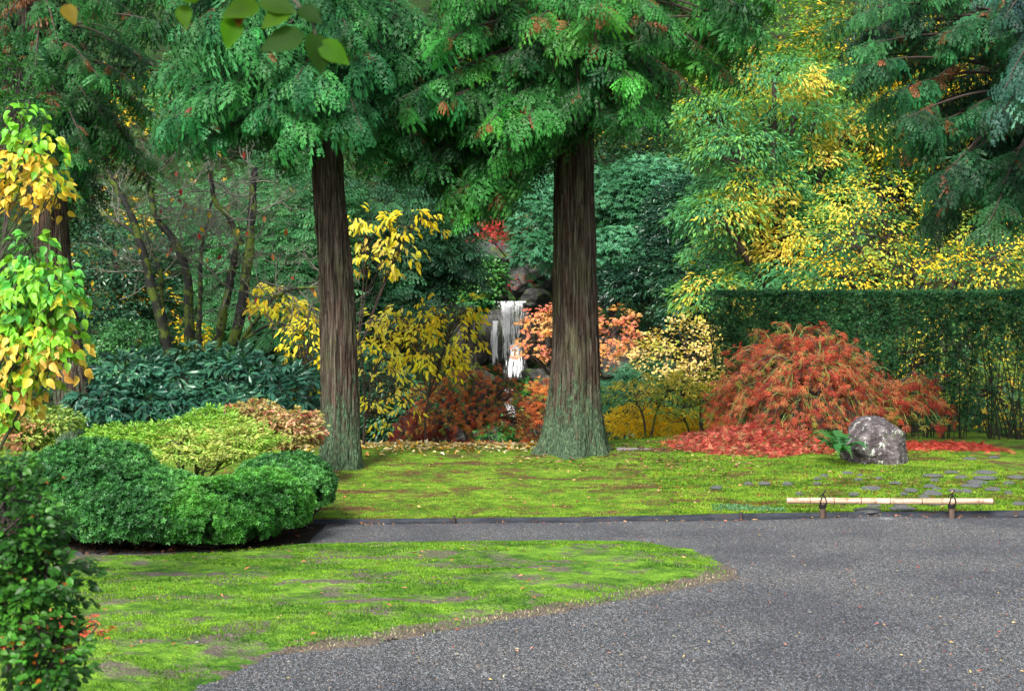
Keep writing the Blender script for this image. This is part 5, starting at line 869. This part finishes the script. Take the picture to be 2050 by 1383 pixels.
# ================================================================== fallen leaves
def fall(name, X, Y, zf, tn, size, pal, label, cat='fallen leaves', tilt=.3, lift=.012):
    n = len(X); mb = MB(); Z = zf(X, Y) + lift * (1 + RNG.random(n)); add_leaves(mb, tn, np.stack([X, Y, Z], -1), norm(RNG.normal(size=(n, 3)) * [1, 1, .2]), norm(np.array([0, 0, 1]) + RNG.normal(0, tilt, (n, 3))), rnd(size[0], size[1], n), jit(pal_pick(pal, n), .25)); return tag(mb.build(name, M['dry']), label, cat, kind='stuff')
n = 8500; X = RNG.normal(3.1, .55, n); Y = 18.0 + RNG.normal(0, .62, n); k = (((X - 3.08) / 1.06) ** 2 + ((Y - 18.05) / 1.15) ** 2) < 1 + .25 * fbm(X * 2, Y * 2); X, Y = X[k], Y[k]
fall('fallen_leaves', X, Y, bank_z, 'lace', (.05, .085), [((.44, .06, .045), 4), ((.56, .14, .09), 3), ((.24, .035, .025), 2.4), ((.50, .28, .14), 1.2), ((.10, .16, .02), .7)], 'carpet of fallen red maple leaves on the mound under the weeping maple', tilt=.5)
n = 1500; X = rnd(4.9, 6.4, n); Y = 18.6 + RNG.normal(0, .35, n); fall('fallen_leaves', X, Y, bank_z, 'lace', (.05, .085), [((.55, .06, .04), 4), ((.6, .14, .08), 2)], 'thin drift of fallen red leaves to the right of the boulder', tilt=.5)
n = 2600; X = rnd(-2.7, .55, n); Y = 19.7 - abs(RNG.normal(0, 1.0, n)); k = Y > 14; fall('fallen_leaves', X[k], Y[k], bank_z, 'diamond', (.06, .1), [((.75, .62, .28), 4), ((.7, .42, .06), 3), ((.8, .75, .5), 2), ((.6, .25, .05), 1)], 'cream and yellow fallen leaves on the moss between the two big trunks', tilt=.35)
n = 500; X = rnd(-.9, .7, n); Y = rnd(19.6, 20.6, n); fall('fallen_leaves', X, Y, lambda a, b: g(a, b), 'lace', (.06, .09), [((.6, .1, .03), 3), ((.55, .2, .05), 1)], 'orange red fallen leaves below the twisted maple', tilt=.5, lift=.03)
n = 900; X = rnd(-3.2, 5.6, n); Y = rnd(12.9, 19, n); fall('fallen_leaves', X, Y, bank_z, 'diamond', (.025, .05), [((.4, .2, .08), 3), ((.5, .4, .15), 1), ((.3, .1, .04), 2)], 'small brown leaves scattered over the moss bank', tilt=.4)
n = 260; X = rnd(-3.6, 1.4, n); Y = rnd(6.6, 11, n); D = polydist(X, Y, LW); k = D > .05; fall('fallen_leaves', X[k], Y[k], lambda a, b: lawn_z(a, b), 'slim', (.02, .05), [((.4, .16, .07), 3), ((.5, .35, .15), 1), ((.4, .08, .04), 1)], 'few tan and red leaf scraps lying on the moss lawn', tilt=.4, lift=.014)
n = 1500; X = rnd(-2.6, 5.0, n); Y = 6.5 + 6 * RNG.random(n); D = polydist(X, Y, LW); k = D < -.03; fall('fallen_leaves', X[k], Y[k], lambda a, b: gravel_z(a, b), 'slim', (.012, .03), [((.45, .22, .12), 3), ((.55, .42, .15), 1.5), ((.35, .05, .03), .8), ((.5, .45, .3), 1)], 'tiny leaf scraps and bark chips scattered across the gravel path', tilt=.4, lift=.006)
n = 160; X = rnd(-3.0, 4.8, n); Y = kerbY(X) - .02 - abs(RNG.normal(0, .05, n)); fall('fallen_leaves', X, Y, lambda a, b: gravel_z(a, b), 'slim', (.025, .05), [((.4, .17, .09), 3), ((.5, .3, .12), 1)], 'line of dry brown leaves caught along the foot of the edging', tilt=.3, lift=.006)
n = 380; X = -2.62 + RNG.normal(0, .16, n); Y = 7.55 + RNG.normal(0, .22, n); fall('fallen_leaves', X, Y, lambda a, b: lawn_z(a, b), 'lace', (.04, .06), [((.6, .09, .05), 3), ((.6, .17, .1), 1)], 'pink red fallen maple leaves seen through the corner shrub', tilt=.4)
# surface root and twigs by the right trunk
for pts, r0, lb in [([(1235, 880), (1262, 880), (1285, 879), (1303, 881)], .022, 'bare grey surface root running right from the right big trunk')]:
    mb = MB(); q = smoothpath([P(x, y, 17.6) for x, y in pts], 12); q[:, 2] = g(q[:, 0], q[:, 1]) + .015; tube(mb, q, np.linspace(r0 * 1.4, r0 * .5, 12), 8, (.16, .15, .15)); tag(mb.build('tree_root', M['branch'], smooth=True), lb, 'root')
n = 240; X = rnd(.2, 3.0, n); Y = rnd(15.8, 18.5, n); fall('pine_litter', X, Y, bank_z, 'slim', (.05, .12), [((.28, .15, .08), 3), ((.4, .28, .16), 1), ((.12, .07, .05), 2)], 'brown bark strips and dead sprigs around the foot of the right big trunk', tilt=.3)
